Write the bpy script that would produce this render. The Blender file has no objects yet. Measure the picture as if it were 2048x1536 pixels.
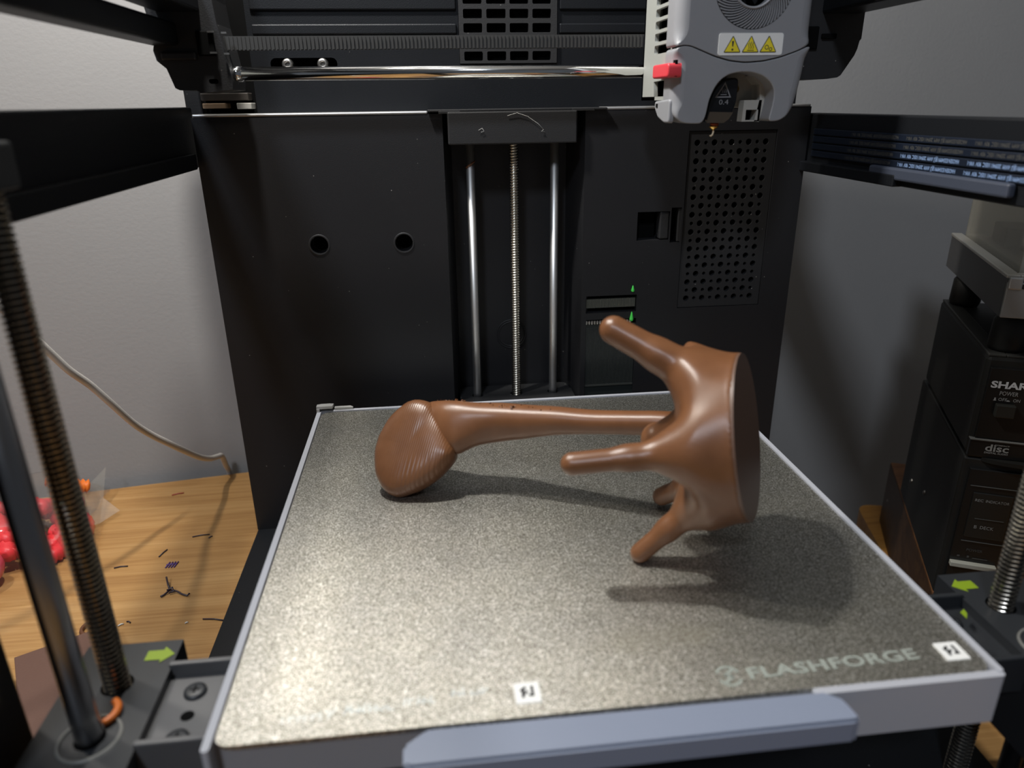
import bpy, bmesh, math, random
import numpy as np
from mathutils import Vector, Matrix
from mathutils.geometry import tessellate_polygon

S = bpy.context.scene
COL = S.collection
Z0 = 0.842          # height of the print bed above the floor; everything below is measured from the bed's centre
PI = math.pi

# ------------------------------------------------------------------ camera
cd = bpy.data.cameras.new('camera')
cam = bpy.data.objects.new('camera', cd)
COL.objects.link(cam)
S.camera = cam
cd.sensor_fit = 'HORIZONTAL'
cd.sensor_width = 36.0
cd.lens = 1451.3 / 2048 * 36.0
cd.clip_start = 0.01
cd.clip_end = 30
r_, u_, f_ = Vector((0.99357884, -0.11236517, -0.0132347)), Vector((0.05293756, 0.35831008, 0.93210059)), Vector((0.09999352, 0.92681603, -0.36195765))
cam.matrix_world = Matrix(((r_.x, u_.x, -f_.x, -0.04975), (r_.y, u_.y, -f_.y, -0.28365), (r_.z, u_.z, -f_.z, 0.16958 + Z0), (0, 0, 0, 1)))
cd.dof.use_dof = True
cd.dof.focus_distance = 0.41
cd.dof.aperture_fstop = 8.5

# ------------------------------------------------------------------ light
S.view_settings.view_transform = 'Standard'
S.view_settings.look = 'None'
S.view_settings.gamma = 1.0
S.view_settings.use_curve_mapping = False
S.view_settings.exposure = 0.0
w = bpy.data.worlds.new('room')
S.world = w
w.use_nodes = True
w.node_tree.nodes['Background'].inputs[0].default_value = (0.80, 0.88, 1.0, 1)
w.node_tree.nodes['Background'].inputs[1].default_value = 0.085

def lamp(name, kind, loc, energy, color, size, aim=None):
    d = bpy.data.lights.new(name, kind)
    d.energy = energy
    d.color = color
    if kind == 'AREA':
        d.shape = 'DISK'
        d.size = size
    else:
        d.shadow_soft_size = size
    o = bpy.data.objects.new(name, d)
    o.location = (loc[0], loc[1], loc[2] + Z0)
    if aim is not None:
        o.rotation_euler = (Vector(aim) - Vector(loc)).to_track_quat('-Z', 'Y').to_euler()
    COL.objects.link(o)
    return o
lamp('printer_lamp', 'POINT', (-0.14, 0.07, 0.45), 7.0, (1.0, 0.975, 0.93), 0.012)
lamp('wall_lamp', 'POINT', (-0.45, 0.10, 0.80), 12.0, (1.0, 0.94, 0.85), 0.022)
lamp('room_lamp', 'AREA', (-0.50, -1.30, 1.40), 14.0, (0.80, 0.88, 1.0), 0.22, (0, 0.1, 0))

# ------------------------------------------------------------------ materials
def mat(name, col, rough=0.5, metal=0.0, spec=0.5, coat=0.0):
    m = bpy.data.materials.new(name)
    m.use_nodes = True
    b = m.node_tree.nodes['Principled BSDF']
    b.inputs['Base Color'].default_value = (*col, 1)
    b.inputs['Roughness'].default_value = rough
    b.inputs['Metallic'].default_value = metal
    b.inputs['Specular IOR Level'].default_value = spec
    b.inputs['Coat Weight'].default_value = coat
    return m
def node(m, t, **kw):
    n = m.node_tree.nodes.new(t)
    for k, v in kw.items():
        if k in n.inputs.keys(): n.inputs[k].default_value = v
        else: setattr(n, k, v)
    return n
def link(m, a, b): m.node_tree.links.new(a, b)
def bsdf(m): return m.node_tree.nodes['Principled BSDF']
def coords(m, scale=(1, 1, 1), rot=(0, 0, 0)):
    g = node(m, 'ShaderNodeNewGeometry')
    mp = node(m, 'ShaderNodeMapping')
    mp.inputs['Scale'].default_value = scale
    mp.inputs['Rotation'].default_value = rot
    link(m, g.outputs['Position'], mp.inputs['Vector'])
    return mp.outputs['Vector']
def ramp(m, src, stops):
    r = node(m, 'ShaderNodeValToRGB')
    while len(r.color_ramp.elements) < len(stops): r.color_ramp.elements.new(0.5)
    for e, (p, c) in zip(r.color_ramp.elements, stops):
        e.position = p
        e.color = (*c, 1) if not isinstance(c, float) else (c, c, c, 1)
    link(m, src, r.inputs['Fac'])
    return r.outputs['Color']
def bump(m, src, strength, dist):
    b = node(m, 'ShaderNodeBump')
    b.inputs['Strength'].default_value = strength
    b.inputs['Distance'].default_value = dist
    link(m, src, b.inputs['Height'])
    link(m, b.outputs['Normal'], bsdf(m).inputs['Normal'])
def noise(m, vec, scale, detail=2, rough=0.5, dist=0.0):
    n = node(m, 'ShaderNodeTexNoise')
    n.inputs['Scale'].default_value = scale
    n.inputs['Detail'].default_value = detail
    n.inputs['Roughness'].default_value = rough
    n.inputs['Distortion'].default_value = dist
    link(m, vec, n.inputs['Vector'])
    return n.outputs['Fac']
def fine(m, scale, strength, dist):
    bump(m, noise(m, coords(m), scale, 2), strength, dist)

def dusty(name, col, rough, dust=0.72, spec=0.4):
    """black plastic with scattered pale dust specks and a fine grain"""
    m = mat(name, col, rough, 0, spec)
    v = coords(m)
    vo = node(m, 'ShaderNodeTexVoronoi')
    vo.inputs['Scale'].default_value = 190
    link(m, v, vo.inputs['Vector'])
    a = ramp(m, vo.outputs['Distance'], [(0.045, 1.0), (0.07, 0.0)])
    b = ramp(m, noise(m, v, 60, 1), [(dust - 0.12, 0.0), (dust, 1.0)])
    mul = node(m, 'ShaderNodeMath', operation='MULTIPLY')
    link(m, a, mul.inputs[0]); link(m, b, mul.inputs[1])
    mx = node(m, 'ShaderNodeMix', data_type='RGBA')
    link(m, mul.outputs[0], mx.inputs[0])
    mx.inputs[6].default_value = (*col, 1)
    mx.inputs[7].default_value = (0.25, 0.24, 0.22, 1)
    link(m, mx.outputs[2], bsdf(m).inputs['Base Color'])
    bump(m, noise(m, v, 1800, 2), 0.25, 0.0003)
    return m

M = {}
M['black'] = dusty('black_plastic', (0.014, 0.014, 0.0155), 0.42, 0.66)
M['black2'] = dusty('black_plastic_dull', (0.017, 0.017, 0.018), 0.55, 0.60)
M['blackmetal'] = dusty('black_sheet_metal', (0.007, 0.008, 0.010), 0.45, 0.80, 0.25)
M['hole'] = mat('hole_dark', (0.002, 0.002, 0.002), 0.9, 0, 0.1)
M['gloss'] = mat('black_gloss', (0.006, 0.006, 0.007), 0.15)
M['slate'] = mat('slate_plastic', (0.017, 0.019, 0.022), 0.45)
M['chrome'] = mat('chrome_rod', (0.86, 0.86, 0.85), 0.10, 1.0)
M['rod_dark'] = mat('steel_rod_dimmed', (0.28, 0.28, 0.29), 0.30, 1.0)  # steel darkened in colour, standing in for a dark room mirrored in it
M['steelrod'] = mat('ground_steel_rod', (0.88, 0.87, 0.85), 0.42, 1.0)
M['screw'] = mat('screw_steel', (0.62, 0.58, 0.50), 0.25, 1.0)
M['screw_dark'] = mat('screw_steel_dimmed', (0.34, 0.29, 0.22), 0.22, 1.0)  # same screw steel, its dark surroundings put into the colour
M['steel'] = mat('steel', (0.45, 0.44, 0.42), 0.35, 1.0)
M['brass'] = mat('brass', (0.75, 0.50, 0.16), 0.25, 1.0)
M['copper'] = mat('copper_hot', (0.30, 0.07, 0.03), 0.35, 0.6)
M['grey'] = mat('light_grey_plastic', (0.25, 0.255, 0.27), 0.42)
M['grey_green'] = mat('warm_grey_plastic', (0.31, 0.32, 0.30), 0.45)
M['frame_grey'] = mat('bed_grey_plastic', (0.26, 0.26, 0.275), 0.42)
M['handle_grey'] = mat('handle_grey_plastic', (0.205, 0.235, 0.31), 0.40)
M['red'] = mat('red_plastic', (0.62, 0.045, 0.06), 0.4)
M['white'] = mat('white_label', (0.78, 0.78, 0.76), 0.5)
M['yellow'] = mat('yellow_print', (0.80, 0.66, 0.03), 0.5)
M['ink'] = mat('dark_ink', (0.03, 0.03, 0.03), 0.6)
M['print_grey'] = mat('grey_print', (0.20, 0.20, 0.21), 0.6)
M['print_white'] = mat('white_print', (0.55, 0.56, 0.58), 0.6)
M['print_blue'] = mat('blue_white_print', (0.20, 0.30, 0.50), 0.6)
M['print_dim'] = mat('dim_print', (0.055, 0.055, 0.052), 0.6)
M['green'] = mat('green_plastic', (0.08, 0.72, 0.10), 0.4)
M['lime'] = mat('lime_mark', (0.19, 0.28, 0.01), 0.5)
M['belt'] = mat('belt_rubber', (0.034, 0.034, 0.033), 0.6)
M['flex'] = mat('flex_cable', (0.05, 0.055, 0.05), 0.3)
M['ribbon'] = mat('ribbon_cable_dark', (0.006, 0.010, 0.020), 0.4)
M['clip'] = mat('blue_grey_strip', (0.040, 0.048, 0.070), 0.5)
M['cable'] = mat('white_cable', (0.62, 0.59, 0.55), 0.45)
M['orange'] = mat('orange_plastic', (0.75, 0.17, 0.02), 0.4)
M['pinkred'] = mat('red_print', (0.75, 0.035, 0.045), 0.42)
M['scrap'] = mat('dark_filament', (0.03, 0.02, 0.03), 0.4)
M['redscrap'] = mat('red_filament', (0.35, 0.04, 0.03), 0.5)
M['purple'] = mat('purple_filament', (0.10, 0.05, 0.20), 0.5)
M['white_scrap'] = mat('white_filament', (0.6, 0.58, 0.52), 0.5)
M['amber'] = mat('beige_block', (0.30, 0.20, 0.12), 0.5)
M['silver_plastic'] = mat('silver_plastic', (0.42, 0.42, 0.41), 0.38, 0.25)
M['tt_grey'] = mat('turntable_grey', (0.085, 0.085, 0.088), 0.5)
M['trim'] = mat('satin_trim', (0.50, 0.48, 0.43), 0.35, 0.5)
M['cover_grey'] = mat('grey_card', (0.34, 0.33, 0.30), 0.6)
M['stereo'] = dusty('stereo_black', (0.011, 0.011, 0.010), 0.5, 0.62)
M['stereo_face'] = mat('stereo_face', (0.006, 0.006, 0.006), 0.35)
M['stereo_panel'] = mat('stereo_panel', (0.012, 0.012, 0.011), 0.3)

# bed plate: textured gold-brown powder coat on spring steel
m = mat('textured_plate', (0.20, 0.18, 0.14), 0.37, 0.95, 0.5)
v = coords(m)
n1 = noise(m, v, 1900, 3, 0.65)
n2 = noise(m, v, 28, 3, 0.6)
c1 = ramp(m, n1, [(0.36, (0.17, 0.16, 0.13)), (0.53, (0.44, 0.425, 0.365)), (0.64, (1.0, 0.99, 0.93))])
vo = node(m, 'ShaderNodeTexVoronoi')
vo.inputs['Scale'].default_value = 1500
link(m, v, vo.inputs['Vector'])
sep = node(m, 'ShaderNodeSeparateColor')
link(m, vo.outputs['Color'], sep.inputs[0])
gl = node(m, 'ShaderNodeMix', data_type='RGBA')       # sparkle of the coating painted in as brighter cells
link(m, ramp(m, sep.outputs[0], [(0.80, 0.0), (0.97, 0.55)]), gl.inputs[0])
link(m, c1, gl.inputs[6])
gl.inputs[7].default_value = (1.0, 1.0, 0.96, 1)
mx = node(m, 'ShaderNodeMix', data_type='RGBA', blend_type='MULTIPLY')
mx.inputs[0].default_value = 0.5
link(m, gl.outputs[2], mx.inputs[6])
link(m, ramp(m, n2, [(0.3, (0.72, 0.72, 0.74)), (0.7, (1.0, 0.98, 0.93))]), mx.inputs[7])
# dull beige smear of glue towards the front
d1_ = node(m, 'ShaderNodeVectorMath', operation='SUBTRACT')
d1_.inputs[1].default_value = (0.024, -0.0925, Z0)
link(m, v, d1_.inputs[0])
d2_ = node(m, 'ShaderNodeVectorMath', operation='MULTIPLY')
d2_.inputs[1].default_value = (20, 60, 1)
link(m, d1_.outputs[0], d2_.inputs[0])
ln_ = node(m, 'ShaderNodeVectorMath', operation='LENGTH')
link(m, d2_.outputs[0], ln_.inputs[0])
na = node(m, 'ShaderNodeMath', operation='MULTIPLY_ADD')
link(m, noise(m, v, 90, 3), na.inputs[0]); na.inputs[1].default_value = 0.9; link(m, ln_.outputs['Value'], na.inputs[2])
mask = ramp(m, na.outputs[0], [(0.50, 0.55), (1.1, 0.0)])
sm = node(m, 'ShaderNodeMix', data_type='RGBA')
link(m, mask, sm.inputs[0]); link(m, mx.outputs[2], sm.inputs[6])
sm.inputs[7].default_value = (0.30, 0.275, 0.205, 1)
link(m, sm.outputs[2], bsdf(m).inputs['Base Color'])
link(m, ramp(m, mask, [(0.0, 0.95), (1.0, 0.6)]), bsdf(m).inputs['Metallic'])
bump(m, n1, 0.40, 0.0007)
M['plate'] = m

# glossy brown filament
def brown(name, layers):
    m = mat(name, (0.165, 0.069, 0.028), 0.33, 0, 0.55)
    v = coords(m)
    nn = noise(m, v, 120, 2)
    link(m, ramp(m, nn, [(0.3, (0.152, 0.062, 0.025)), (0.7, (0.178, 0.075, 0.031))]), bsdf(m).inputs['Base Color'])
    wv = node(m, 'ShaderNodeTexWave', wave_type='BANDS', bands_direction='X', wave_profile='SIN')
    wv.inputs['Scale'].default_value = layers
    wv.inputs['Distortion'].default_value = 0.6
    wv.inputs['Detail'].default_value = 1
    mp = node(m, 'ShaderNodeMapping')
    mp.inputs['Rotation'].default_value = (0, 0.0, 0.52)
    g = node(m, 'ShaderNodeNewGeometry')
    link(m, g.outputs['Position'], mp.inputs['Vector'])
    link(m, mp.outputs['Vector'], wv.inputs['Vector'])
    h = wv.outputs['Fac']
    if layers < 300:
        w2 = node(m, 'ShaderNodeTexWave', wave_type='BANDS', bands_direction='X', wave_profile='SIN')
        w2.inputs['Scale'].default_value = 165
        w2.inputs['Distortion'].default_value = 1.5
        w2.inputs['Detail Scale'].default_value = 1.0
        link(m, mp.outputs['Vector'], w2.inputs['Vector'])
        d = node(m, 'ShaderNodeVectorMath', operation='SUBTRACT')
        d.inputs[1].default_value = (-0.060, 0.010, Z0 + 0.0125)
        link(m, g.outputs['Position'], d.inputs[0])
        d2 = node(m, 'ShaderNodeVectorMath', operation='MULTIPLY')
        d2.inputs[1].default_value = (62, 80, 95)
        link(m, d.outputs[0], d2.inputs[0])
        ln = node(m, 'ShaderNodeVectorMath', operation='LENGTH')
        link(m, d2.outputs[0], ln.inputs[0])
        k = ramp(m, ln.outputs['Value'], [(0.45, 1.0), (1.0, 0.0)])
        mu = node(m, 'ShaderNodeMath', operation='MULTIPLY')
        link(m, w2.outputs['Fac'], mu.inputs[0]); link(m, k, mu.inputs[1])
        ad = node(m, 'ShaderNodeMath', operation='MULTIPLY_ADD')
        link(m, mu.outputs[0], ad.inputs[0]); ad.inputs[1].default_value = 3.5; link(m, h, ad.inputs[2])
        h = ad.outputs[0]
    bump(m, h, 0.16 if layers < 300 else 0.10, 0.0004)
    return m
M['brown'] = brown('brown_filament', 700)
M['brown_foot'] = brown('brown_filament_layered', 299)
M['brown_face'] = mat('brown_filament_shaded', (0.13, 0.075, 0.052), 0.38)  # same filament, recoloured for the little light on the end face

def wood(name, a, b, c, scale, rough, rot=0.0, along=(0.9, 9, 9)):
    m = mat(name, b, rough, 0, 0.4)
    v = coords(m, along, (0, 0, rot))
    n1 = noise(m, v, scale, 4, 0.6, 1.2)
    c1 = ramp(m, n1, [(0.28, a), (0.5, b), (0.72, c)])
    n2 = noise(m, coords(m, (along[0] * 1.5, along[1] * 12, along[2] * 12), (0, 0, rot)), scale, 2, 0.5)
    mx = node(m, 'ShaderNodeMix', data_type='RGBA', blend_type='MULTIPLY')
    mx.inputs[0].default_value = 0.45
    link(m, c1, mx.inputs[6])
    link(m, ramp(m, n2, [(0.35, (0.70, 0.62, 0.52)), (0.6, (1, 1, 1))]), mx.inputs[7])
    link(m, mx.outputs[2], bsdf(m).inputs['Base Color'])
    bump(m, n2, 0.08, 0.0005)
    return m
M['wood'] = wood('pine_top', (0.29, 0.145, 0.048), (0.39, 0.215, 0.076), (0.47, 0.28, 0.112), 6, 0.42, 0.14)
M['wood2'] = wood('varnished_oak', (0.30, 0.13, 0.025), (0.42, 0.20, 0.045), (0.50, 0.26, 0.07), 7, 0.4, 0.9)
M['veneer'] = wood('dark_veneer', (0.035, 0.016, 0.007), (0.055, 0.026, 0.011), (0.085, 0.042, 0.016), 9, 0.45, 1.1)
M['veneer_top'] = wood('brown_veneer', (0.15, 0.065, 0.026), (0.21, 0.095, 0.040), (0.26, 0.12, 0.05), 9, 0.5, 1.1)
M['leather'] = mat('brown_card', (0.105, 0.050, 0.034), 0.55)
fine(M['leather'], 900, 0.3, 0.0004)
M['card_edge'] = mat('brown_card_edge', (0.10, 0.035, 0.012), 0.6)
fine(M['grey'], 2500, 0.12, 0.0002)
fine(M['handle_grey'], 2500, 0.12, 0.0002)
fine(M['tt_grey'], 1500, 0.15, 0.0002)
m = mat('wall_paint', (0.30, 0.29, 0.28), 0.75, 0, 0.3)
v = coords(m)
bump(m, noise(m, v, 420, 4, 0.6), 0.16, 0.0010)
link(m, ramp(m, noise(m, v, 5, 3), [(0.3, (0.285, 0.28, 0.275)), (0.7, (0.31, 0.304, 0.298))]), bsdf(m).inputs['Base Color'])
M['wall'] = m
m = mat('floor_boards', (0.20, 0.12, 0.06), 0.5)
link(m, ramp(m, noise(m, coords(m, (1, 8, 1)), 5, 4), [(0.3, (0.15, 0.085, 0.04)), (0.7, (0.25, 0.15, 0.08))]), bsdf(m).inputs['Base Color'])
M['floor'] = m

def film(name, tint, amount):
    """thin clear plastic film: mostly see-through with a glossy sheen"""
    m = bpy.data.materials.new(name)
    m.use_nodes = True
    nt = m.node_tree
    for n in list(nt.nodes):
        if n.type != 'OUTPUT_MATERIAL': nt.nodes.remove(n)
    out = [n for n in nt.nodes if n.type == 'OUTPUT_MATERIAL'][0]
    tr = nt.nodes.new('ShaderNodeBsdfTransparent'); tr.inputs[0].default_value = (*tint, 1)
    gl = nt.nodes.new('ShaderNodeBsdfGlossy'); gl.inputs['Roughness'].default_value = 0.12; gl.inputs[0].default_value = (0.9, 0.9, 0.9, 1)
    df = nt.nodes.new('ShaderNodeBsdfDiffuse'); df.inputs[0].default_value = (0.55, 0.53, 0.48, 1)
    fr = nt.nodes.new('ShaderNodeFresnel'); fr.inputs[0].default_value = 1.45
    m1 = nt.nodes.new('ShaderNodeMixShader'); m1.inputs[0].default_value = amount
    m2 = nt.nodes.new('ShaderNodeMixShader')
    nt.links.new(tr.outputs[0], m1.inputs[1]); nt.links.new(df.outputs[0], m1.inputs[2])
    sc = nt.nodes.new('ShaderNodeMath'); sc.operation = 'MULTIPLY'; sc.inputs[1].default_value = 0.32; nt.links.new(fr.outputs[0], sc.inputs[0]); nt.links.new(sc.outputs[0], m2.inputs[0]); nt.links.new(m1.outputs[0], m2.inputs[1]); nt.links.new(gl.outputs[0], m2.inputs[2])
    nt.links.new(m2.outputs[0], out.inputs['Surface'])
    return m
M['film'] = film('clear_bag_film', (0.98, 0.97, 0.96), 0.015)
M['film_corner'] = film('clear_bag_corner', (0.95, 0.93, 0.90), 0.22)
M['acrylic'] = film('clear_acrylic', (0.92, 0.91, 0.86), 0.30)

# ------------------------------------------------------------------ mesh helpers
class MB:
    def __init__(self):
        self.v, self.f, self.mi, self.sm = [], [], [], []
    def add(self, vs, fs, mi=0, smooth=False):
        b = len(self.v)
        self.v += [tuple(x) for x in vs]
        for f in fs:
            self.f.append(tuple(b + i for i in f)); self.mi.append(mi); self.sm.append(smooth)
        return self
    def box(self, x0, x1, y0, y1, z0, z1, mi=0, c=0.0, fr=None):
        """box, its edges chamfered by c; fr maps local to bed coordinates"""
        if c <= 0:
            vs = [(x, y, z) for x in (x0, x1) for y in (y0, y1) for z in (z0, z1)]
            fs = [(0, 1, 3, 2), (4, 6, 7, 5), (0, 4, 5, 1), (2, 3, 7, 6), (0, 2, 6, 4), (1, 5, 7, 3)]
        else:
            bm = bmesh.new()
            bmesh.ops.create_cube(bm, size=1)
            for q in bm.verts:
                q.co = Vector(((x0 + x1) / 2 + q.co.x * (x1 - x0), (y0 + y1) / 2 + q.co.y * (y1 - y0), (z0 + z1) / 2 + q.co.z * (z1 - z0)))
            bmesh.ops.bevel(bm, geom=bm.edges[:], offset=c, segments=2, affect='EDGES', profile=0.5)
            bm.verts.index_update()
            vs = [tuple(q.co) for q in bm.verts]
            fs = [tuple(q.index for q in f.verts) for f in bm.faces]
            bm.free()
        if fr: vs = [fr(*q) for q in vs]
        return self.add(vs, fs, mi)
    def tube(self, pts, r, n=12, mi=0, caps=True, smooth=True, scale2=1.0):
        pts = [Vector(p) for p in pts]
        rs = r if isinstance(r, (list, tuple)) else [r] * len(pts)
        vs, fs = [], []
        up = Vector((0, 0, 1))
        prev = None
        for i, p in enumerate(pts):
            t = (pts[min(i + 1, len(pts) - 1)] - pts[max(i - 1, 0)]).normalized()
            if prev is None:
                a = t.cross(up) if abs(t.dot(up)) < 0.9 else t.cross(Vector((1, 0, 0)))
            else:
                a = prev - t * prev.dot(t)
            a.normalize(); prev = a
            b = t.cross(a)
            for k in range(n):
                th = 2 * PI * k / n
                vs.append(p + (a * math.cos(th) + b * math.sin(th) * scale2) * rs[i])
        for i in range(len(pts) - 1):
            for k in range(n):
                k2 = (k + 1) % n
                fs.append((i * n + k, i * n + k2, (i + 1) * n + k2, (i + 1) * n + k))
        self.add(vs, fs, mi, smooth)
        if caps:
            b = len(self.v) - len(vs)
            self.f.append(tuple(b + k for k in reversed(range(n)))); self.mi.append(mi); self.sm.append(False)
            self.f.append(tuple(b + (len(pts) - 1) * n + k for k in range(n))); self.mi.append(mi); self.sm.append(False)
        return self
    def plate(self, outer, holes, d0, d1, fn, mi=0, smooth_walls=False):
        """flat plate with holes; outline points are (a, b), fn(a, b, depth) gives the 3D point; d0 is the face, d1 the back"""
        loops = [outer] + list(holes)
        flat = [p for l in loops for p in l]
        tris = tessellate_polygon([[Vector((p[0], p[1], 0)) for p in l] for l in loops])
        n = len(flat)
        vs = [fn(p[0], p[1], d0) for p in flat] + [fn(p[0], p[1], d1) for p in flat]
        fs = [tuple(t) for t in tris] + [tuple(n + i for i in reversed(t)) for t in tris]
        self.add(vs, fs, mi)
        b = len(self.v) - len(vs)
        k = 0
        for l in loops:
            m_ = len(l)
            for i in range(m_):
                j = (i + 1) % m_
                self.f.append((b + k + i, b + k + j, b + n + k + j, b + n + k + i)); self.mi.append(mi); self.sm.append(smooth_walls)
            k += m_
        return self
    def lathe(self, prof, c, axis='z', n=24, mi=0, smooth=True):
        """profile of (radius, height) turned about an axis through c"""
        vs, fs = [], []
        for r, h in prof:
            for k in range(n):
                t = 2 * PI * k / n
                a, b = r * math.cos(t), r * math.sin(t)
                q = {'z': (a, b, h), 'y': (a, h, b), 'x': (h, a, b)}[axis]
                vs.append((c[0] + q[0], c[1] + q[1], c[2] + q[2]))
        for i in range(len(prof) - 1):
            for k in range(n):
                k2 = (k + 1) % n
                fs.append((i * n + k, i * n + k2, (i + 1) * n + k2, (i + 1) * n + k))
        return self.add(vs, fs, mi, smooth)
    def build(self, name, mats, parent=None, fix=True):
        me = bpy.data.meshes.new(name)
        off = parent['_at'] if parent is not None else (0, 0, -Z0)
        me.from_pydata([(x - off[0], y - off[1], z - off[2]) for x, y, z in self.v], [], self.f)
        for q in (mats if isinstance(mats, (list, tuple)) else [mats]): me.materials.append(q)
        me.polygons.foreach_set('material_index', self.mi)
        me.polygons.foreach_set('use_smooth', self.sm)
        if fix:
            bm = bmesh.new(); bm.from_mesh(me)
            bmesh.ops.recalc_face_normals(bm, faces=bm.faces[:])
            bm.to_mesh(me); bm.free()
        me.update()
        o = bpy.data.objects.new(name, me)
        COL.objects.link(o)
        if parent is not None:
            o.parent = parent
        o['_at'] = off
        return o

def tag(o, label=None, cat=None, group=None, kind=None):
    if label: o['label'] = label
    if cat: o['category'] = cat
    if group: o['group'] = group
    if kind: o['kind'] = kind
    return o
def thing(name, at, label, cat, group=None):
    o = bpy.data.objects.new(name, None)
    o.empty_display_size = 0.02
    COL.objects.link(o)
    o.location = (at[0], at[1], at[2] + Z0)
    o['_at'] = at
    return tag(o, label, cat, group)

def circle(cx, cy, r, n=20, ph=0.0): return [(cx + r * math.cos(2 * PI * k / n + ph), cy + r * math.sin(2 * PI * k / n + ph)) for k in range(n)]
def rrect(x0, y0, x1, y1, r, n=5):
    out = []
    for cx, cy, a in ((x1 - r, y0 + r, -PI / 2), (x1 - r, y1 - r, 0), (x0 + r, y1 - r, PI / 2), (x0 + r, y0 + r, PI)):
        for k in range(n + 1):
            t = a + PI / 2 * k / n
            out.append((cx + r * math.cos(t), cy + r * math.sin(t)))
    return out
def rect(x0, y0, x1, y1): return [(x0, y0), (x1, y0), (x1, y1), (x0, y1)]
XZ = lambda a, b, d: (a, d, b)      # depth is y
XY = lambda a, b, d: (a, b, d)      # depth is z
YZ = lambda a, b, d: (d, a, b)      # depth is x

def text_verts(body, bold=0.0, res=3, spacing=1.0):
    c = bpy.data.curves.new('lettering', 'FONT')
    c.body = body
    c.offset = bold
    c.resolution_u = res
    c.space_character = spacing
    o = bpy.data.objects.new('lettering', c)
    COL.objects.link(o)
    dg = bpy.context.evaluated_depsgraph_get()
    me = bpy.data.meshes.new_from_object(o.evaluated_get(dg))
    vs = [(q.co.x, q.co.y) for q in me.vertices]
    fs = [tuple(p.vertices) for p in me.polygons]
    bpy.data.objects.remove(o); bpy.data.curves.remove(c); bpy.data.meshes.remove(me)
    return vs, fs
def put_text(mb, body, o, U, V, width, height, bold=0.0, mi=0, spacing=1.0, shear=0.0):
    """lettering whose box starts at o, runs width along U and height along V"""
    vs, fs = text_verts(body, bold, 3, spacing)
    x0, x1 = min(q[0] for q in vs), max(q[0] for q in vs)
    y0, y1 = min(q[1] for q in vs), max(q[1] for q in vs)
    o, U, V = Vector(o), Vector(U), Vector(V)
    out = []
    for x, y in vs:
        b = (y - y0) / (y1 - y0)
        a = (x - x0) / (x1 - x0) + shear * b
        out.append(o + U * (a * width) + V * (b * height))
    mb.add(out, fs, mi)
    return mb

def threaded(mb, x, y, z0, z1, r, depth, pitch, n=20, mi=0, mg=0):
    """helical thread; mg is the material of the darker grooves"""
    per = 6
    steps = int((z1 - z0) / pitch * per)
    vs, fa, fg = [], [], []
    groove = lambda z, a: max(0.0, min(1.0, (abs(((z - z0) / pitch - a / (2 * PI)) % 1.0 - 0.5) * 2 - 0.42) / 0.25))
    for i in range(steps + 1):
        z = z0 + (z1 - z0) * i / steps
        for k in range(n):
            a = 2 * PI * k / n
            rr = r - depth * groove(z, a)
            vs.append((x + rr * math.cos(a), y + rr * math.sin(a), z))
    for i in range(steps):
        for k in range(n):
            k2 = (k + 1) % n
            f = (i * n + k, i * n + k2, (i + 1) * n + k2, (i + 1) * n + k)
            (fg if groove(z0 + (z1 - z0) * (i + 0.5) / steps, 2 * PI * (k + 0.5) / n) > 0.3 else fa).append(f)
    if mg == mi:
        mb.add(vs, fa + fg, mi, True)
    else:
        mb.add(vs, fa, mi, False)
        b = len(mb.v) - len(vs)
        for f in fg:
            mb.f.append(tuple(b + q for q in f)); mb.mi.append(mg); mb.sm.append(False)
    return mb

def smin(a, b, k):
    h = np.clip(0.5 + 0.5 * (b - a) / k, 0, 1)
    return b + (a - b) * h - k * h * (1 - h)
def surface_nets(f, lo, hi, h):
    ax = [np.arange(lo[i], hi[i] + h, h) for i in range(3)]
    X, Y, Zz = np.meshgrid(*ax, indexing='ij')
    V = f(X, Y, Zz)
    s = V < 0
    nx, ny, nz = V.shape
    acc = np.zeros((nx - 1, ny - 1, nz - 1, 3)); cnt = np.zeros((nx - 1, ny - 1, nz - 1))
    sl = lambda o: tuple(slice(o[i], V.shape[i] - 1 + o[i]) for i in range(3))
    for d in range(3):
        for e0 in (0, 1):
            for e1 in (0, 1):
                a = [0, 0, 0]; oth = [i for i in range(3) if i != d]
                a[oth[0]], a[oth[1]] = e0, e1
                b = list(a); b[d] = 1
                va, vb = V[sl(a)], V[sl(b)]
                cr = (va < 0) != (vb < 0)
                t = np.where(cr, va / np.where(cr, va - vb, 1), 0)
                for i in range(3):
                    acc[..., i] += cr * (a[i] + (t if i == d else 0))
                cnt += cr
    act = cnt > 0
    idx = -np.ones(act.shape, dtype=int)
    idx[act] = np.arange(act.sum())
    g = np.argwhere(act)
    vs = np.array(lo) + (g + acc[act] / cnt[act][:, None]) * h
    fs = []
    for d in range(3):
        o1, o2 = [(1, 2), (2, 0), (0, 1)][d]
        a = [slice(None)] * 3; b = [slice(None)] * 3
        a[d] = slice(0, V.shape[d] - 1); b[d] = slice(1, V.shape[d])
        e = s[tuple(a)] != s[tuple(b)]
        for p in np.argwhere(e):
            if p[o1] < 1 or p[o2] < 1 or p[o1] > act.shape[o1] - 1 or p[o2] > act.shape[o2] - 1: continue
            q = []
            for d1, d2 in ((-1, -1), (0, -1), (0, 0), (-1, 0)):
                c = list(p); c[o1] += d1; c[o2] += d2
                q.append(idx[tuple(c)])
            if min(q) < 0: continue
            fs.append(tuple(q) if s[tuple(p)] else tuple(reversed(q)))
    return vs, fs

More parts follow.
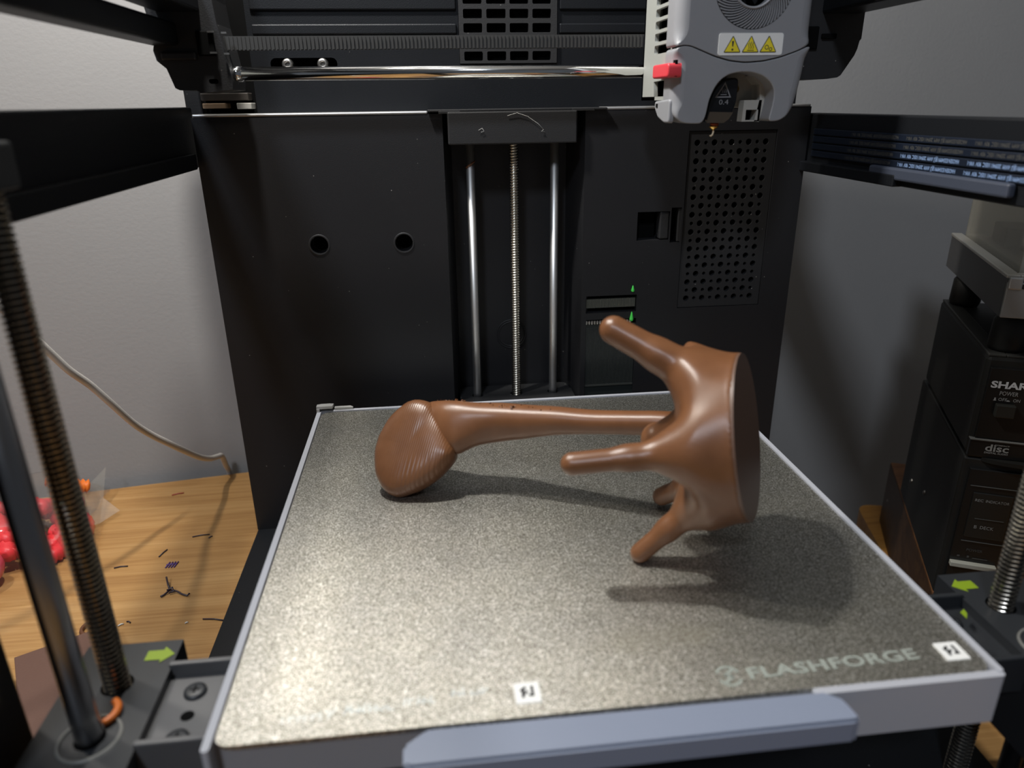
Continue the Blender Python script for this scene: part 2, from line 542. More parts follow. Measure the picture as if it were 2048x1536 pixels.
# ================================================================== the room
WA = math.radians(8.1)
def wallpt(a, d, z):
    """a along the wall, d out from its face towards the back"""
    return (-0.2 + a * math.cos(WA) - d * math.sin(WA), 0.262 + a * math.sin(WA) + d * math.cos(WA), z)
mb = MB()
mb.plate(rect(-1.6, -Z0, 2.2, 1.75), [], 0.0, 0.10, lambda a, b, d: wallpt(a, d, b))
tag(mb.build('wall_back', M['wall']), kind='structure')
mb = MB()
mb.box(-1.9, 2.2, -2.6, 0.85, -Z0 - 0.05, -Z0)
tag(mb.build('floor', M['floor']), kind='structure')
mb = MB()
mb.box(-1.9, 2.2, -2.6, 0.85, 1.60, 1.65)
tag(mb.build('ceiling', mat('ceiling_paint', (0.40, 0.40, 0.39), 0.8)), kind='structure')

# ================================================================== tables
TT = -0.102
t = thing('work_table', (-0.3, 0.0, -Z0), 'pale pine work table under the printer, its back edge along the grey wall', 'table')
def tblfr(a, b, d):     # table outline follows the wall at the back
    return (a, b, d)
edge = lambda x: 0.2505 + (x + 0.2) * math.tan(WA)
outl = [(-0.95, -0.75), (0.2005, -0.75), (0.1945, edge(0.1945)), (-0.95, edge(-0.95))]
mb = MB(); mb.plate(outl, [], TT, TT - 0.028, XY); mb.build('table_top', M['wood'], t)
for x, y in ((-0.90, -0.70), (0.15, -0.70), (-0.90, 0.09), (0.15, 0.22)):
    mb = MB(); mb.box(x - 0.025, x + 0.025, y - 0.025, y + 0.025, -Z0, TT - 0.028, c=0.003); mb.build('leg', M['wood'], t)

TB = -0.18
ba = math.radians(15.5)
BD, BR = Vector((math.sin(ba), math.cos(ba), 0)), Vector((math.cos(ba), -math.sin(ba), 0))
def bfr(a, b, d):
    q = Vector((0.3265, 0.2613, 0)) + BR * a - BD * b
    return (q.x, q.y, d)
t = thing('side_table', (0.45, 0.0, -Z0), 'lower varnished oak side table with rounded corner under the stereo stack', 'table')
mb = MB(); mb.plate(rrect(0, 0, 0.42, 0.62, 0.012), [], TB, TB - 0.022, bfr); mb.build('table_top', M['wood2'], t)
for a, b in ((0.05, 0.05), (0.37, 0.05), (0.05, 0.57), (0.37, 0.57)):
    q = bfr(a, b, 0)
    mb = MB(); mb.box(q[0] - 0.02, q[0] + 0.02, q[1] - 0.02, q[1] + 0.02, -Z0, TB - 0.022, c=0.003); mb.build('leg', M['wood2'], t)

# ================================================================== the printer
P = thing('printer', (0.0, 0.0, TT), 'open black filament printer with grey tool head and lead screws on pine table', 'printer')
def part(mb, name, mt, parent=None, label=None, kind=None):
    return tag(mb.build(name, mt, parent if parent is not None else P), label, kind=kind)

# --- base and rear
mb = MB()
mb.box(-0.1766, 0.177, -0.24, 0.156, TT, -0.0975, c=0.0008)
part(mb, 'base_pan', M['blackmetal'])

PY, PB = 0.155, 0.176
mb = MB()
left_holes = [circle(-0.1155, 0.0925, 0.0052, 28), circle(-0.0660, 0.0921, 0.0052, 28)]
mb.plate(rect(-0.1766, -0.0975, -0.0400, 0.1640), left_holes, PY, PB, XZ)
rp = part(mb, 'rear_panel', M['black'], label='left black rear panel with two round holes')
for hx, hz in ((-0.1155, 0.0925), (-0.0660, 0.0921)):
    mb = MB(); mb.lathe([(0.0, 0.012), (0.0051, 0.012), (0.0051, 0.0115)], (hx, PY, hz), 'y', 24); part(mb, 'hole_bottom', M['hole'], rp)
    mb = MB(); mb.lathe([(0.0052, 0.0), (0.0060, -0.0003), (0.0064, 0.0002)], (hx, PY - 0.0001, hz), 'y', 28); part(mb, 'hole_rim', M['black2'], rp)
mb = MB()
win1 = rect(0.0455, 0.0435, 0.0782, 0.0547)
win2 = rect(0.0457, -0.0150, 0.0785, 0.0392)
latch = rect(0.0762, 0.0887, 0.0966, 0.1061)
latch2 = rect(0.0974, 0.0869, 0.1038, 0.1082)
ventc = rect(0.1050, 0.0445, 0.1597, 0.1524)
mb.plate(rect(0.0425, -0.0975, 0.1790, 0.1650), [win1, win2, latch, latch2, ventc], PY, PB, XZ)
rp2 = part(mb, 'rear_panel', M['black'], label='right black rear panel with perforated vent door')
mb = MB(); mb.box(0.0425, 0.179, PB, PB + 0.001, -0.0975, 0.165); part(mb, 'panel_backing', M['hole'], rp2)

# perforated vent door, every hole a real hole
mb = MB()
NX, NZ = 9, 19
x0, z0, x1, z1 = 0.1107, 0.0507, 0.1531, 0.1456
dx, dz = (x1 - x0) / (NX - 1), (z1 - z0) / (NZ - 1)
holes = []
for j in range(NZ):
    for i in range(NX):
        cx, cz = x0 + dx * i, z0 + dz * j
        rad = 0.00185 if (i + j) % 2 == 0 else 0.00112
        vs, fs = [], []
        n = 16
        for k in range(n):
            a = 2 * PI * k / n + PI / 4
            ca, sa = math.cos(a), math.sin(a)
            q = max(abs(ca), abs(sa))
            vs.append((cx + ca / q * dx / 2, PY + 0.0006, cz + sa / q * dz / 2))
            vs.append((cx + rad * ca, PY + 0.0006, cz + rad * sa))
            vs.append((cx + rad * ca, PY + 0.0040, cz + rad * sa))
        for k in range(n):
            k2 = (k + 1) % n
            fs.append((3 * k, 3 * k2, 3 * k2 + 1, 3 * k + 1)); fs.append((3 * k + 1, 3 * k2 + 1, 3 * k2 + 2, 3 * k + 2))
        mb.add(vs, fs)
bx0, bx1, bz0, bz1 = x0 - dx / 2, x1 + dx / 2, z0 - dz / 2, z1 + dz / 2
mb.plate(rect(0.1055, 0.0449, 0.1593, 0.1520), [rect(bx0, bz0, bx1, bz1)], PY + 0.0006, PY + 0.003, XZ)
part(mb, 'vent_door', M['black2'], rp2)
mb = MB(); mb.box(0.0966 - 0.0062, 0.0966 - 0.0002, PY + 0.0004, PY + 0.008, 0.0892, 0.1058, c=0.0008); part(mb, 'vent_latch', M['black2'], rp2)
mb = MB(); mb.box(0.1018, 0.1056, PY + 0.0005, PY + 0.006, 0.0872, 0.1078, c=0.0006); part(mb, 'vent_tab', M['black2'], rp2)
mb = MB(); mb.plate(rect(0.0764, 0.0889, 0.0900, 0.1059), [], PY + 0.010, PY + 0.012, XZ); part(mb, 'latch_pocket', M['hole'], rp2)

# ribbed flat flex cable showing through the slot and the window
mb = MB()
for k in range(38):
    x = 0.0462 + k * 0.00084
    mb.box(x, x + 0.00042, PY + 0.0022, PY + 0.0034, 0.0464, 0.0521, 0)
mb.box(0.0457, 0.0780, PY + 0.0034, PY + 0.004, 0.0462, 0.0523, 1)
part(mb, 'flex_cable', [mat('flex_rib', (0.16, 0.16, 0.13), 0.35, 0.3), M['flex']], rp2)
mb = MB()
for k in range(17):
    x = 0.0463 + k * 0.00178
    mb.lathe([(0.00075, -0.0012), (0.0009, 0.0), (0.00075, 0.0012)], (x, PY + 0.0010, 0.0372), 'z', 8)
part(mb, 'cable_fold', M['steel'], rp2)
mb = MB()
mb.box(0.0458, 0.0784, PY + 0.0012, PY + 0.0024, -0.0149, 0.0358, 0)
for k in range(34):
    x = 0.0464 + k * 0.00094
    mb.box(x, x + 0.0003, PY + 0.0006, PY + 0.0014, -0.0055, 0.034, 1)
mb.box(0.0460, 0.0782, PY + 0.0004, PY + 0.0014, -0.0066, -0.0055, 1)
part(mb, 'flex_cable', [mat('flex_sheath', (0.020, 0.024, 0.023), 0.22), mat('flex_wire', (0.045, 0.048, 0.044), 0.35)], rp2)
for zc, h, wd in ((0.0587, 0.0042, 0.0011), (0.0405, 0.0062, 0.0013)):
    mb = MB()
    mb.lathe([(0.0, h * 0.55), (wd * 0.35, h * 0.40), (wd * 0.62, h * 0.1), (wd, -h * 0.25), (wd * 0.75, -h * 0.45), (0, -h * 0.5)], (0.0752, PY - 0.0006, zc), 'z', 14)
    part(mb, 'green_drop', M['green'], rp2, 'bright green drop')

# --- central channel with the rear screw and rods
mb = MB()
mb.plate([(-0.0400, PY), (-0.0345, 0.187), (0.0372, 0.187), (0.0425, PY), (0.0470, PY + 0.003), (0.0430, 0.191), (-0.0400, 0.191), (-0.0440, PY + 0.003)], [], -0.0975, 0.1640, XY)
part(mb, 'channel', M['black'])
for r in (0.0099, 0.0086):
    mb = MB(); mb.lathe([(r - 0.0005, 0), (r - 0.0002, -0.0006), (r + 0.0002, -0.0006), (r + 0.0005, 0)], (0.0010, 0.1869, 0.0225), 'y', 40); part(mb, 'round_boss', M['black2'])
mb = MB(); mb.box(-0.0372, 0.0368, 0.1500, 0.186, 0.1473, 0.1650, c=0.0008); part(mb, 'screw_cap', M['black2'])
mb = MB(); mb.box(-0.0480, 0.0545, 0.1515, 0.176, 0.1650, 0.1662, c=0.0003)
mb.box(-0.042, -0.030, 0.1512, 0.1530, 0.1640, 0.1655, c=0.0002); mb.box(0.034, 0.047, 0.1512, 0.1530, 0.1645, 0.1660, c=0.0002)
part(mb, 'cover_strip', M['black2'])
for x in (-0.0243, 0.0267):
    mb = MB(); mb.tube([(x, 0.168, -0.0975), (x, 0.168, 0.149)], 0.0025, 20); part(mb, 'guide_rod', M['steelrod'])
mb = MB(); threaded(mb, 0.0019, 0.168, -0.0975, 0.150, 0.0030, 0.0007, 0.0016); part(mb, 'lead_screw', M['screw'])
mb = MB(); mb.tube([(-0.0268, 0.1668, 0.1335), (-0.0250, 0.1652, 0.1350), (-0.0225, 0.1655, 0.1366), (-0.0216, 0.1672, 0.1372)], 0.0006, 8); part(mb, 'brown_drip', M['brown'], label='brown plastic drip on rod')
mb = MB()
mb.plate(rrect(-0.036, 0.1235, 0.040, 0.184, 0.006), [circle(-0.0243, 0.168, 0.0038, 20), circle(0.0267, 0.168, 0.0038, 20), circle(0.0019, 0.168, 0.0042, 20)], -0.0135, -0.030, XY)
part(mb, 'rear_arm', M['black2'])

hair = mat('pale_fibre', (0.45, 0.45, 0.43), 0.6)
for pts in ([(-0.0035, 0.1494, 0.1625), (0.0020, 0.1492, 0.1640), (0.0080, 0.1493, 0.1620), (0.0140, 0.1492, 0.1580), (0.0172, 0.1493, 0.1548)], [(0.0172, 0.1493, 0.1548), (0.0158, 0.1492, 0.1540), (0.0178, 0.1493, 0.1535)], [(-0.0200, 0.1493, 0.1550), (-0.0180, 0.1492, 0.1562), (-0.0168, 0.1493, 0.1545), (-0.0185, 0.1493, 0.1540)]):
    mb = MB(); mb.tube(pts, 0.00012, 5); part(mb, 'dust_fibre', hair)
# --- upper rear panel, ledge and grille
gx = [(-0.0253, -0.0146), (-0.0121, -0.0011), (0.0011, 0.0119), (0.0142, 0.0249)]
gz = [(0.1922, 0.1970), (0.1995, 0.2043), (0.2068, 0.2116), (0.2141, 0.2189), (0.2214, 0.2262), (0.2287, 0.2335), (0.2360, 0.2408)]
UY = 0.175
mb = MB()
mb.plate(rect(-0.1450, 0.1600, 0.1785, 0.300), [rect(-0.0280, 0.1905, 0.0286, 0.2440), rrect(-0.1345, 0.1878, -0.0975, 0.1945, 0.003)], UY, UY + 0.012, XZ)
up = part(mb, 'upper_panel', M['blackmetal'])
for za, zb in ((0.2062, 0.2115), (0.2185, 0.2300), (0.2360, 0.2480)):
    for xa, xb in ((-0.1420, -0.0292), (0.0300, 0.1760)):
        mb = MB(); mb.box(xa, xb, UY - 0.0016, UY + 0.001, za, zb, c=0.0007); part(mb, 'raised_band', M['blackmetal'], up)
mb = MB()
mb.plate(rect(-0.0278, 0.1907, 0.0284, 0.2438), [rrect(a, c, b, d, 0.0007, 2) for a, b in gx for c, d in gz], UY - 0.0020, UY + 0.002, XZ)
part(mb, 'fan_grille', M['black2'], up)
mb = MB(); mb.box(-0.0280, 0.0286, UY + 0.011, UY + 0.012, 0.1905, 0.244); part(mb, 'grille_backing', M['hole'], up)
mb = MB(); mb.box(-0.1345, -0.0975, UY + 0.008, UY + 0.010, 0.1878, 0.1945); part(mb, 'slot_back', M['hole'], up)
for x in (-0.1251, -0.1056):
    mb = MB()
    mb.lathe([(0.0011, -0.0008), (0.0013, -0.0022), (0.0022, -0.0021), (0.0030, -0.0014), (0.0032, 0.0002), (0.0032, 0.008)], (x, UY + 0.0005, 0.1912), 'y', 20)
    mb.lathe([(0, -0.0009), (0.0012, -0.0008)], (x, UY + 0.0005, 0.1912), 'y', 6)
    part(mb, 'button_screw', M['steel'], up)
lm = mat('ledge_highlight', (0.40, 0.40, 0.40), 0.42, 0.7)  # black plastic ledge; its bright highlight is put into the colour
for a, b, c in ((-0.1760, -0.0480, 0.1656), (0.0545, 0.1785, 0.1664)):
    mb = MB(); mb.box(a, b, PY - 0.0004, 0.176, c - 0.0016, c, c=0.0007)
    part(mb, 'ledge', lm, label='panel ledge coloured pale for its highlight')

# --- left corner: post, gearbox bracket, light gaps
mb = MB(); mb.box(-0.1835, -0.1745, 0.172, 0.184, 0.1640, 0.26, c=0.001); part(mb, 'corner_post', M['black2'])
mb = MB(); mb.box(-0.1745, -0.1440, 0.180, 0.186, 0.1640, 0.26); part(mb, 'corner_backing', M['hole'])
mb = MB(); mb.box(-0.1735, -0.1475, 0.168, 0.179, 0.1725, 0.1765, c=0.0005); part(mb, 'inner_bracket', mat('dark_taupe', (0.045, 0.038, 0.032), 0.5))
mb = MB(); mb.box(-0.1725, -0.1600, 0.166, 0.178, 0.1685, 0.1712, c=0.0004); part(mb, 'beige_insert', M['amber'], label='beige piece behind corner bracket')
mb = MB(); mb.box(-0.1540, -0.1460, 0.166, 0.178, 0.1680, 0.1712, c=0.0004); part(mb, 'inner_bracket', M['cover_grey'])
brk = [(-0.1600, 0.252), (-0.1850, 0.252), (-0.1769, 0.2002), (-0.1783, 0.1950), (-0.1774, 0.1905), (-0.1735, 0.1870), (-0.1709, 0.1782), (-0.1690, 0.1772), (-0.1610, 0.1772), (-0.1590, 0.1758), (-0.1437, 0.1772), (-0.1432, 0.1812), (-0.1450, 0.195), (-0.1470, 0.2067), (-0.1477, 0.2176), (-0.1480, 0.252)]
mb = MB(); mb.plate(brk, [rrect(-0.1545, 0.1800, -0.1500, 0.1822, 0.001, 3)], 0.118, 0.146, XZ); bl = part(mb, 'corner_bracket', M['black2'])
mb = MB(); mb.box(-0.1572, -0.1490, 0.1160, 0.1185, 0.1925, 0.2035, c=0.0006); part(mb, 'bracket_pocket', M['hole'], bl)
mb = MB(); mb.box(-0.1745, -0.1580, 0.1150, 0.119, 0.1905, 0.1945, c=0.001); part(mb, 'bracket_lip', M['black'], bl)
mb = MB()
for za in (0.1938, 0.2030):
    mb.box(-0.1512, -0.1480, 0.1150, 0.1164, za - 0.0004, za + 0.0004)
    mb.box(-0.1450, -0.1425, 0.1160, 0.1172, za - 0.0008, za)
part(mb, 'idler_pulley', M['steel'], bl)
rb = [(0.1400, 0.26), (0.1400, 0.1788), (0.1661, 0.1790), (0.1720, 0.1797), (0.1738, 0.1808), (0.1800, 0.1905), (0.1811, 0.1935), (0.1818, 0.1975), (0.1826, 0.1985), (0.1826, 0.2021), (0.1826, 0.2129), (0.1826, 0.26)]
mb = MB(); mb.plate(rb, [], 0.118, 0.146, XZ); br = part(mb, 'corner_bracket', M['black2'])
mb = MB(); mb.box(0.1385, 0.1580, 0.1165, 0.1185, 0.1935, 0.2045, c=0.0006); part(mb, 'bracket_pocket', M['hole'], br)
mb = MB(); mb.box(0.1600, 0.1680, 0.1165, 0.1185, 0.1985, 0.2010, c=0.0004); part(mb, 'bracket_slot', M['hole'], br)

# --- cross rod and belt
mb = MB(); mb.tube([(-0.1445, 0.125, 0.1846), (0.150, 0.125, 0.1838)], 0.0033, 28); mb.tube([(-0.1445, 0.125, 0.1846), (-0.1395, 0.125, 0.1846)], 0.0036, 28)
part(mb, 'cross_rod', M['chrome'], label='chrome cross rod')
mb = MB()
nb = 150
bx = [(-0.147 + 0.2930 * k / nb) for k in range(nb + 1)]
for k in range(nb):
    mb.box(bx[k] + 0.00045, bx[k + 1] - 0.00045, 0.1238, 0.1245, 0.1956, 0.2014)
mb.box(-0.147, 0.146, 0.1245, 0.1256, 0.1953, 0.2017)
part(mb, 'drive_belt', M['belt'])

# --- side beams and top bars
mb = MB()
mb.box(-0.1880, -0.1785, -0.20, 0.166, 0.1372, 0.1694, c=0.0012)
mb.box(-0.1800, -0.1755, -0.20, 0.150, 0.1372, 0.1455, c=0.0008)
part(mb, 'side_beam', M['blackmetal'], label='left black side beam')
mb = MB(); mb.box(-0.1785, -0.1575, -0.100, -0.070, 0.1500, 0.1620, c=0.001); part(mb, 'screw_mount', M['slate'])
mb = MB(); mb.box(0.1560, 0.1790, -0.100, -0.060, 0.1400, 0.1560, c=0.001); part(mb, 'screw_mount', M['slate'])
mb = MB()
mb.box(0.1805, 0.1900, -0.20, 0.166, 0.1283, 0.1612, c=0.0010)
mb.box(0.1760, 0.1815, 0.060, 0.158, 0.1283, 0.1340, c=0.0006)
sb = part(mb, 'side_beam', M['blackmetal'], label='right black side beam carrying ribbon cables')
mb = MB(); mb.box(0.1765, 0.1800, -0.0140, 0.0830, 0.1315, 0.1372, c=0.0010); part(mb, 'cover_strip', M['clip'], sb, 'blue grey cover strip')
for k, zc in enumerate((0.1387, 0.1428, 0.1469, 0.1510)):
    mb = MB(); mb.box(0.1795, 0.1806, -0.16, 0.150, zc - 0.0017, zc + 0.0017, c=0.0004); rc = part(mb, 'ribbon_cable', M['ribbon'], sb)
    for j, ya in enumerate((0.0220, -0.0250, 0.0700)):
        mb = MB()
        y0 = ya - 0.0012 * k
        segs = [('HAOSEN', 0.0, 0.0066), ('E334991', 0.0072, 0.0066), ('AWM', 0.0173, 0.0040), ('20941', 0.0222, 0.0052), ('105C', 0.0283, 0.0042), ('90V', 0.0334, 0.0032), ('VW-1', 0.0374, 0.0042)]
        for s_, o_, w_ in segs:
            put_text(mb, s_, (0.17940, y0 + o_ , zc + 0.0009), (0, 1, 0), (0, 0, -1), w_, 0.0018, 0.02)
        put_text(mb, 'R', (0.17940, y0 + 0.0144, zc + 0.0013), (0, 1, 0), (0, 0, -1), 0.0011, 0.0022, 0.03)
        put_text(mb, 'U', (0.17940, y0 + 0.0155, zc + 0.0009), (0, 1, 0), (0, 0, -1), 0.0011, 0.0022, 0.03)
        part(mb, 'cable_print', M['print_blue'] if k < 2 and j < 2 else M['print_dim'], rc)
mb = MB(); mb.box(-0.1790, -0.1660, -0.20, 0.122, 0.1972, 0.2075, c=0.0014); part(mb, 'top_bar', M['blackmetal'])
mb = MB(); mb.box(-0.1745, -0.1540, -0.20, 0.125, 0.2118, 0.2260, c=0.0014); part(mb, 'top_bar', M['blackmetal'])
mb = MB(); mb.box(0.1590, 0.1800, -0.20, 0.125, 0.2104, 0.2260, c=0.0014); part(mb, 'top_bar', M['blackmetal'])

# --- front screws, rods, posts
for sx in (-1, 1):
    x = -0.1630 if sx < 0 else 0.1590
    mb = MB(); threaded(mb, x, -0.0780, -0.0975, 0.1505 if sx < 0 else 0.1405, 0.0043, 0.0012, 0.00185, 20, 0, 1); part(mb, 'lead_screw', [M['screw_dark'] if sx < 0 else M['screw'], mat('thread_groove_dark', (0.012, 0.011, 0.010), 0.45)])  # groove colour darker than the crests so the threads read
    mb = MB(); mb.tube([(x + 0.0003, -0.1005, -0.0975), (x + 0.0003, -0.1005, 0.146)], 0.0040, 24); part(mb, 'guide_rod', M['rod_dark'])
    mb = MB(); mb.box(min(sx * 0.1845, sx * 0.215), max(sx * 0.1845, sx * 0.215), -0.132, -0.0910, TT, 0.165, c=0.0015); part(mb, 'front_post', M['blackmetal'])

# --- bed carriage: frame, handle, side blocks
mb = MB()
mb.plate([(-0.1215, 0.1225), (-0.1215, -0.1170), (-0.0600, -0.1170), (-0.0570, -0.1212), (0.1180, -0.1212), (0.1222, -0.1180), (0.1222, 0.1225)], [], -0.0016, -0.0185, XY)
bf = part(mb, 'bed_frame', M['frame_grey'])
mb = MB()
mb.plate(rrect(-0.1221, -0.1222, -0.1197, 0.1228, 0.001), [], 0.0006, -0.0185, XY)
mb.plate(rrect(0.1204, -0.1216, 0.1226, 0.1228, 0.001), [], 0.0006, -0.004, XY)
mb.plate(rrect(-0.1210, 0.1205, 0.1215, 0.1229, 0.001), [], 0.0006, -0.004, XY)
mb.plate(rrect(0.0590, -0.1232, 0.1222, -0.1205, 0.0013), [], 0.0002, -0.0185, XY)
part(mb, 'bed_rim', mat('bed_rim_grey', (0.40, 0.41, 0.45), 0.35), bf, 'thin pale raised rim')
mb = MB()
hp = [(-0.0585, -0.1212), (0.0622, -0.1220), (0.0668, -0.1255), (0.0680, -0.1330), (0.0665, -0.1342), (-0.0630, -0.1342), (-0.0652, -0.1332), (-0.0652, -0.1262)]
bm = bmesh.new()
vv = [bm.verts.new((a, b, 0.0004)) for a, b in hp]
fc = bm.faces.new(vv)
ex = bmesh.ops.extrude_face_region(bm, geom=[fc])
for q in ex['geom']:
    if isinstance(q, bmesh.types.BMVert): q.co.z = -0.0085
bmesh.ops.recalc_face_normals(bm, faces=bm.faces[:])
bmesh.ops.bevel(bm, geom=[e for e in bm.edges], offset=0.0009, segments=2, affect='EDGES')
bm.verts.index_update()
mb.add([tuple(q.co) for q in bm.verts], [tuple(q.index for q in f.verts) for f in bm.faces]); bm.free()
part(mb, 'bed_handle', M['handle_grey'], bf, 'blue grey pull handle')
# hook that holds the plate at the back left corner
mb = MB()
mb.plate([(-0.1222, 0.1235), (-0.1222, 0.1200), (-0.1130, 0.1200), (-0.1125, 0.1240), (-0.1150, 0.1245), (-0.1200, 0.1243)], [], 0.0040, 0.0024, XY)
mb.plate([(-0.1222, 0.1240), (-0.1222, 0.1195), (-0.1205, 0.1195), (-0.1200, 0.1243)], [], 0.0026, -0.004, XY)
mb.plate([(-0.1120, 0.1215), (-0.1120, 0.1240), (-0.1030, 0.1240), (-0.1012, 0.1222), (-0.1012, 0.1215)], [], 0.0022, -0.002, XY)
part(mb, 'plate_hook', M['silver_plastic'], bf)
for sx in (-1, 1):
    X = lambda a: sx * a
    xa, xb = sorted((X(0.1475), X(0.1805)))
    mb = MB()
    cx = -0.1630 if sx < 0 else 0.1590
    hl = [circle(cx, -0.0780, 0.0052, 24), circle(cx + 0.0003, -0.1005, 0.0046, 24)]
    mb.plate(rect(xa, -0.150, xb, -0.0575), hl, -0.0120, -0.0480, XY)
    cb = part(mb, 'carriage_block', M['slate'], label='dark block riding the screw')
    mb = MB(); mb.lathe([(0.0083, 0.0), (0.0084, 0.0006), (0.0092, 0.0007), (0.0094, 0.0)], (cx + 0.0003, -0.1005, -0.0120), 'z', 40); part(mb, 'bearing_ring', mat('ring_grey', (0.14, 0.14, 0.13), 0.4), cb)
    # arrow mark pointing to the bed
    ax, ay, d = -sx * 1, -0.0650, 0
    arr = [(-0.0045, -0.0024), (0.0010, -0.0024), (0.0010, -0.0040), (0.0052, 0.0000), (0.0010, 0.0040), (0.0010, 0.0024), (-0.0045, 0.0024)]
    ac = X(0.1535)
    mb = MB(); mb.plate([(ac - sx * a, ay + b) for a, b in arr], [], -0.0118, -0.0121, XY); part(mb, 'arrow_mark', M['lime'], cb, 'lime green arrow')
    # bracket tray between block and bed
    ta, tb = sorted((X(0.1482), X(0.1212)))
    mb = MB()
    mb.box(ta, tb, -0.1045, -0.0705, -0.0190, -0.0160, c=0.0004)
    mb.box(ta, tb, -0.0722, -0.0700, -0.0190, -0.0105, c=0.0007)
    mb.box(ta, tb, -0.1062, -0.1040, -0.0260, -0.0105, c=0.0007)
    tr = part(mb, 'carriage_bracket', M['tt_grey'] if sx < 0 else M['slate'])
    for yy in (-0.0805, -0.1005):
        mb = MB(); cx2 = X(0.1375)
        mb.lathe([(0.0, 0.0), (0.0024, 0.0), (0.0036, -0.0004), (0.0038, -0.0012)], (cx2, yy, -0.0145), 'z', 24)
        mb.box(cx2 - 0.0017, cx2 + 0.0017, yy - 0.0003, yy + 0.0003, -0.0146, -0.01445, 1); mb.box(cx2 - 0.0003, cx2 + 0.0003, yy - 0.0017, yy + 0.0017, -0.0146, -0.01445, 1)
        part(mb, 'cross_screw', [M['slate'], M['hole']], tr)
    mb = MB(); mb.lathe([(0, 0), (0.0022, 0)], (X(0.1372), -0.0908, -0.01595), 'z', 20); part(mb, 'screw_hole', M['hole'], tr)
mb = MB(); mb.plate([(0.1395, -0.0815), (0.1420, -0.0800), (0.1415, -0.0825), (0.1395, -0.0850)], [], -0.0104, -0.0107, XY); part(mb, 'paint_dab', M['lime'])

# ------------------------------------------------------------------ print head
def resample(pts, step):
    out = []
    n = len(pts)
    for i in range(n):
        a, b = Vector(pts[i]), Vector(pts[(i + 1) % n])
        k = max(1, int((b - a).length / step))
        for j in range(k): out.append(tuple(a + (b - a) * j / k))
    return out
def smooth_loop(pts, it):
    for _ in range(it):
        n = len(pts)
        pts = [((pts[i - 1][0] + 2 * pts[i][0] + pts[(i + 1) % n][0]) / 4, (pts[i - 1][1] + 2 * pts[i][1] + pts[(i + 1) % n][1]) / 4) for i in range(n)]
    return pts
def area(p): return sum(p[i - 1][0] * p[i][1] - p[i][0] * p[i - 1][1] for i in range(len(p))) / 2
def inset(pts, d):
    n = len(pts); out = []
    d = d if isinstance(d, list) else [d] * n
    s = 1 if area(pts) > 0 else -1
    for i in range(n):
        a, b, c = Vector(pts[i - 1]), Vector(pts[i]), Vector(pts[(i + 1) % n])
        t1, t2 = (b - a).normalized(), (c - b).normalized()
        n1, n2 = Vector((-t1.y, t1.x)) * s, Vector((-t2.y, t2.x)) * s
        m_ = (n1 + n2)
        m_ = m_ / max(0.35, m_.dot(n1))
        out.append((b.x + m_.x * d[i], b.y + m_.y * d[i]))
    return out
def pillow(mb, outer, r, d0, d1, fn, holes=(), seg=5, mi=0):
    """plate with a quarter-round edge of radius r on its face"""
    loops = []
    n = len(outer)
    r = [r(*p) for p in outer] if callable(r) else [r] * n
    for _ in range(3): r = [(r[i - 1] + r[i] + r[(i + 1) % n]) / 3 for i in range(n)]
    sg = 1 if d1 > d0 else -1
    loops.append(([(p[0], p[1]) for p in outer], [d1] * n))
    for k in range(seg + 1):
        t = PI / 2 * k / seg
        loops.append((inset(outer, [q * (1 - math.cos(t)) for q in r]), [d0 + sg * q * (1 - math.sin(t)) for q in r]))
    vs, fs = [], []
    for l, dd in loops: vs += [fn(p[0], p[1], q) for p, q in zip(l, dd)]
    for i in range(len(loops) - 1):
        for k in range(n):
            k2 = (k + 1) % n
            fs.append((i * n + k, i * n + k2, (i + 1) * n + k2, (i + 1) * n + k))
    mb.add(vs, fs, mi, True)
    last = loops[-1][0]
    allp = [last] + [list(h) for h in holes]
    flat = [p for l in allp for p in l]
    tris = tessellate_polygon([[Vector((p[0], p[1], 0)) for p in l] for l in allp])
    mb.add([fn(a, b, d0) for a, b in flat], [tuple(t) for t in tris], mi)
    for h in holes:
        m_ = len(h)
        mb.add([fn(a, b, d0) for a, b in h] + [fn(a, b, d1) for a, b in h], [(i, (i + 1) % m_, m_ + (i + 1) % m_, m_ + i) for i in range(m_)], mi)
    return mb

HY = 0.070
seam = [(0.0655, 0.1917), (0.0690, 0.1930), (0.0725, 0.1928), (0.0785, 0.1905), (0.0847, 0.1882), (0.0920, 0.1863), (0.0993, 0.1855), (0.1080, 0.1860), (0.1161, 0.1876), (0.1240, 0.1901), (0.1306, 0.1928)]
fx, fz = 0.1008, 0.2178
mb = MB()
mb.plate(rect(0.0770, 0.1695, 0.1240, 0.262), [rrect(0.0785, 0.1908 + 0.0054 * k, 0.1048, 0.1947 + 0.0054 * k, 0.0009, 2) for k in range(12)] + [[(0.0775, 0.1712), (0.1015, 0.1712), (0.1030, 0.1782), (0.0775, 0.1790)]], 0.0662, 0.0682, YZ)
mb.box(0.0662, 0.1295, 0.1222, 0.1240, 0.1695, 0.262); mb.box(0.1280, 0.1296, 0.078, 0.124, 0.1695, 0.262); mb.box(0.0662, 0.1296, 0.100, 0.124, 0.1695, 0.1712); mb.box(0.0662, 0.1296, 0.078, 0.124, 0.260, 0.262)
H = part(mb, 'print_head', M['grey_green'], label='grey tool head body with side vents')
def sub(mb, name, mt, label=None): return part(mb, name, mt, H, label)
mb = MB(); mb.box(0.0745, 0.1280, 0.0925, 0.1215, 0.184, 0.258); mb.box(0.0745, 0.1000, 0.0925, 0.1215, 0.1715, 0.184)
sub(mb, 'inner_block', M['hole'])
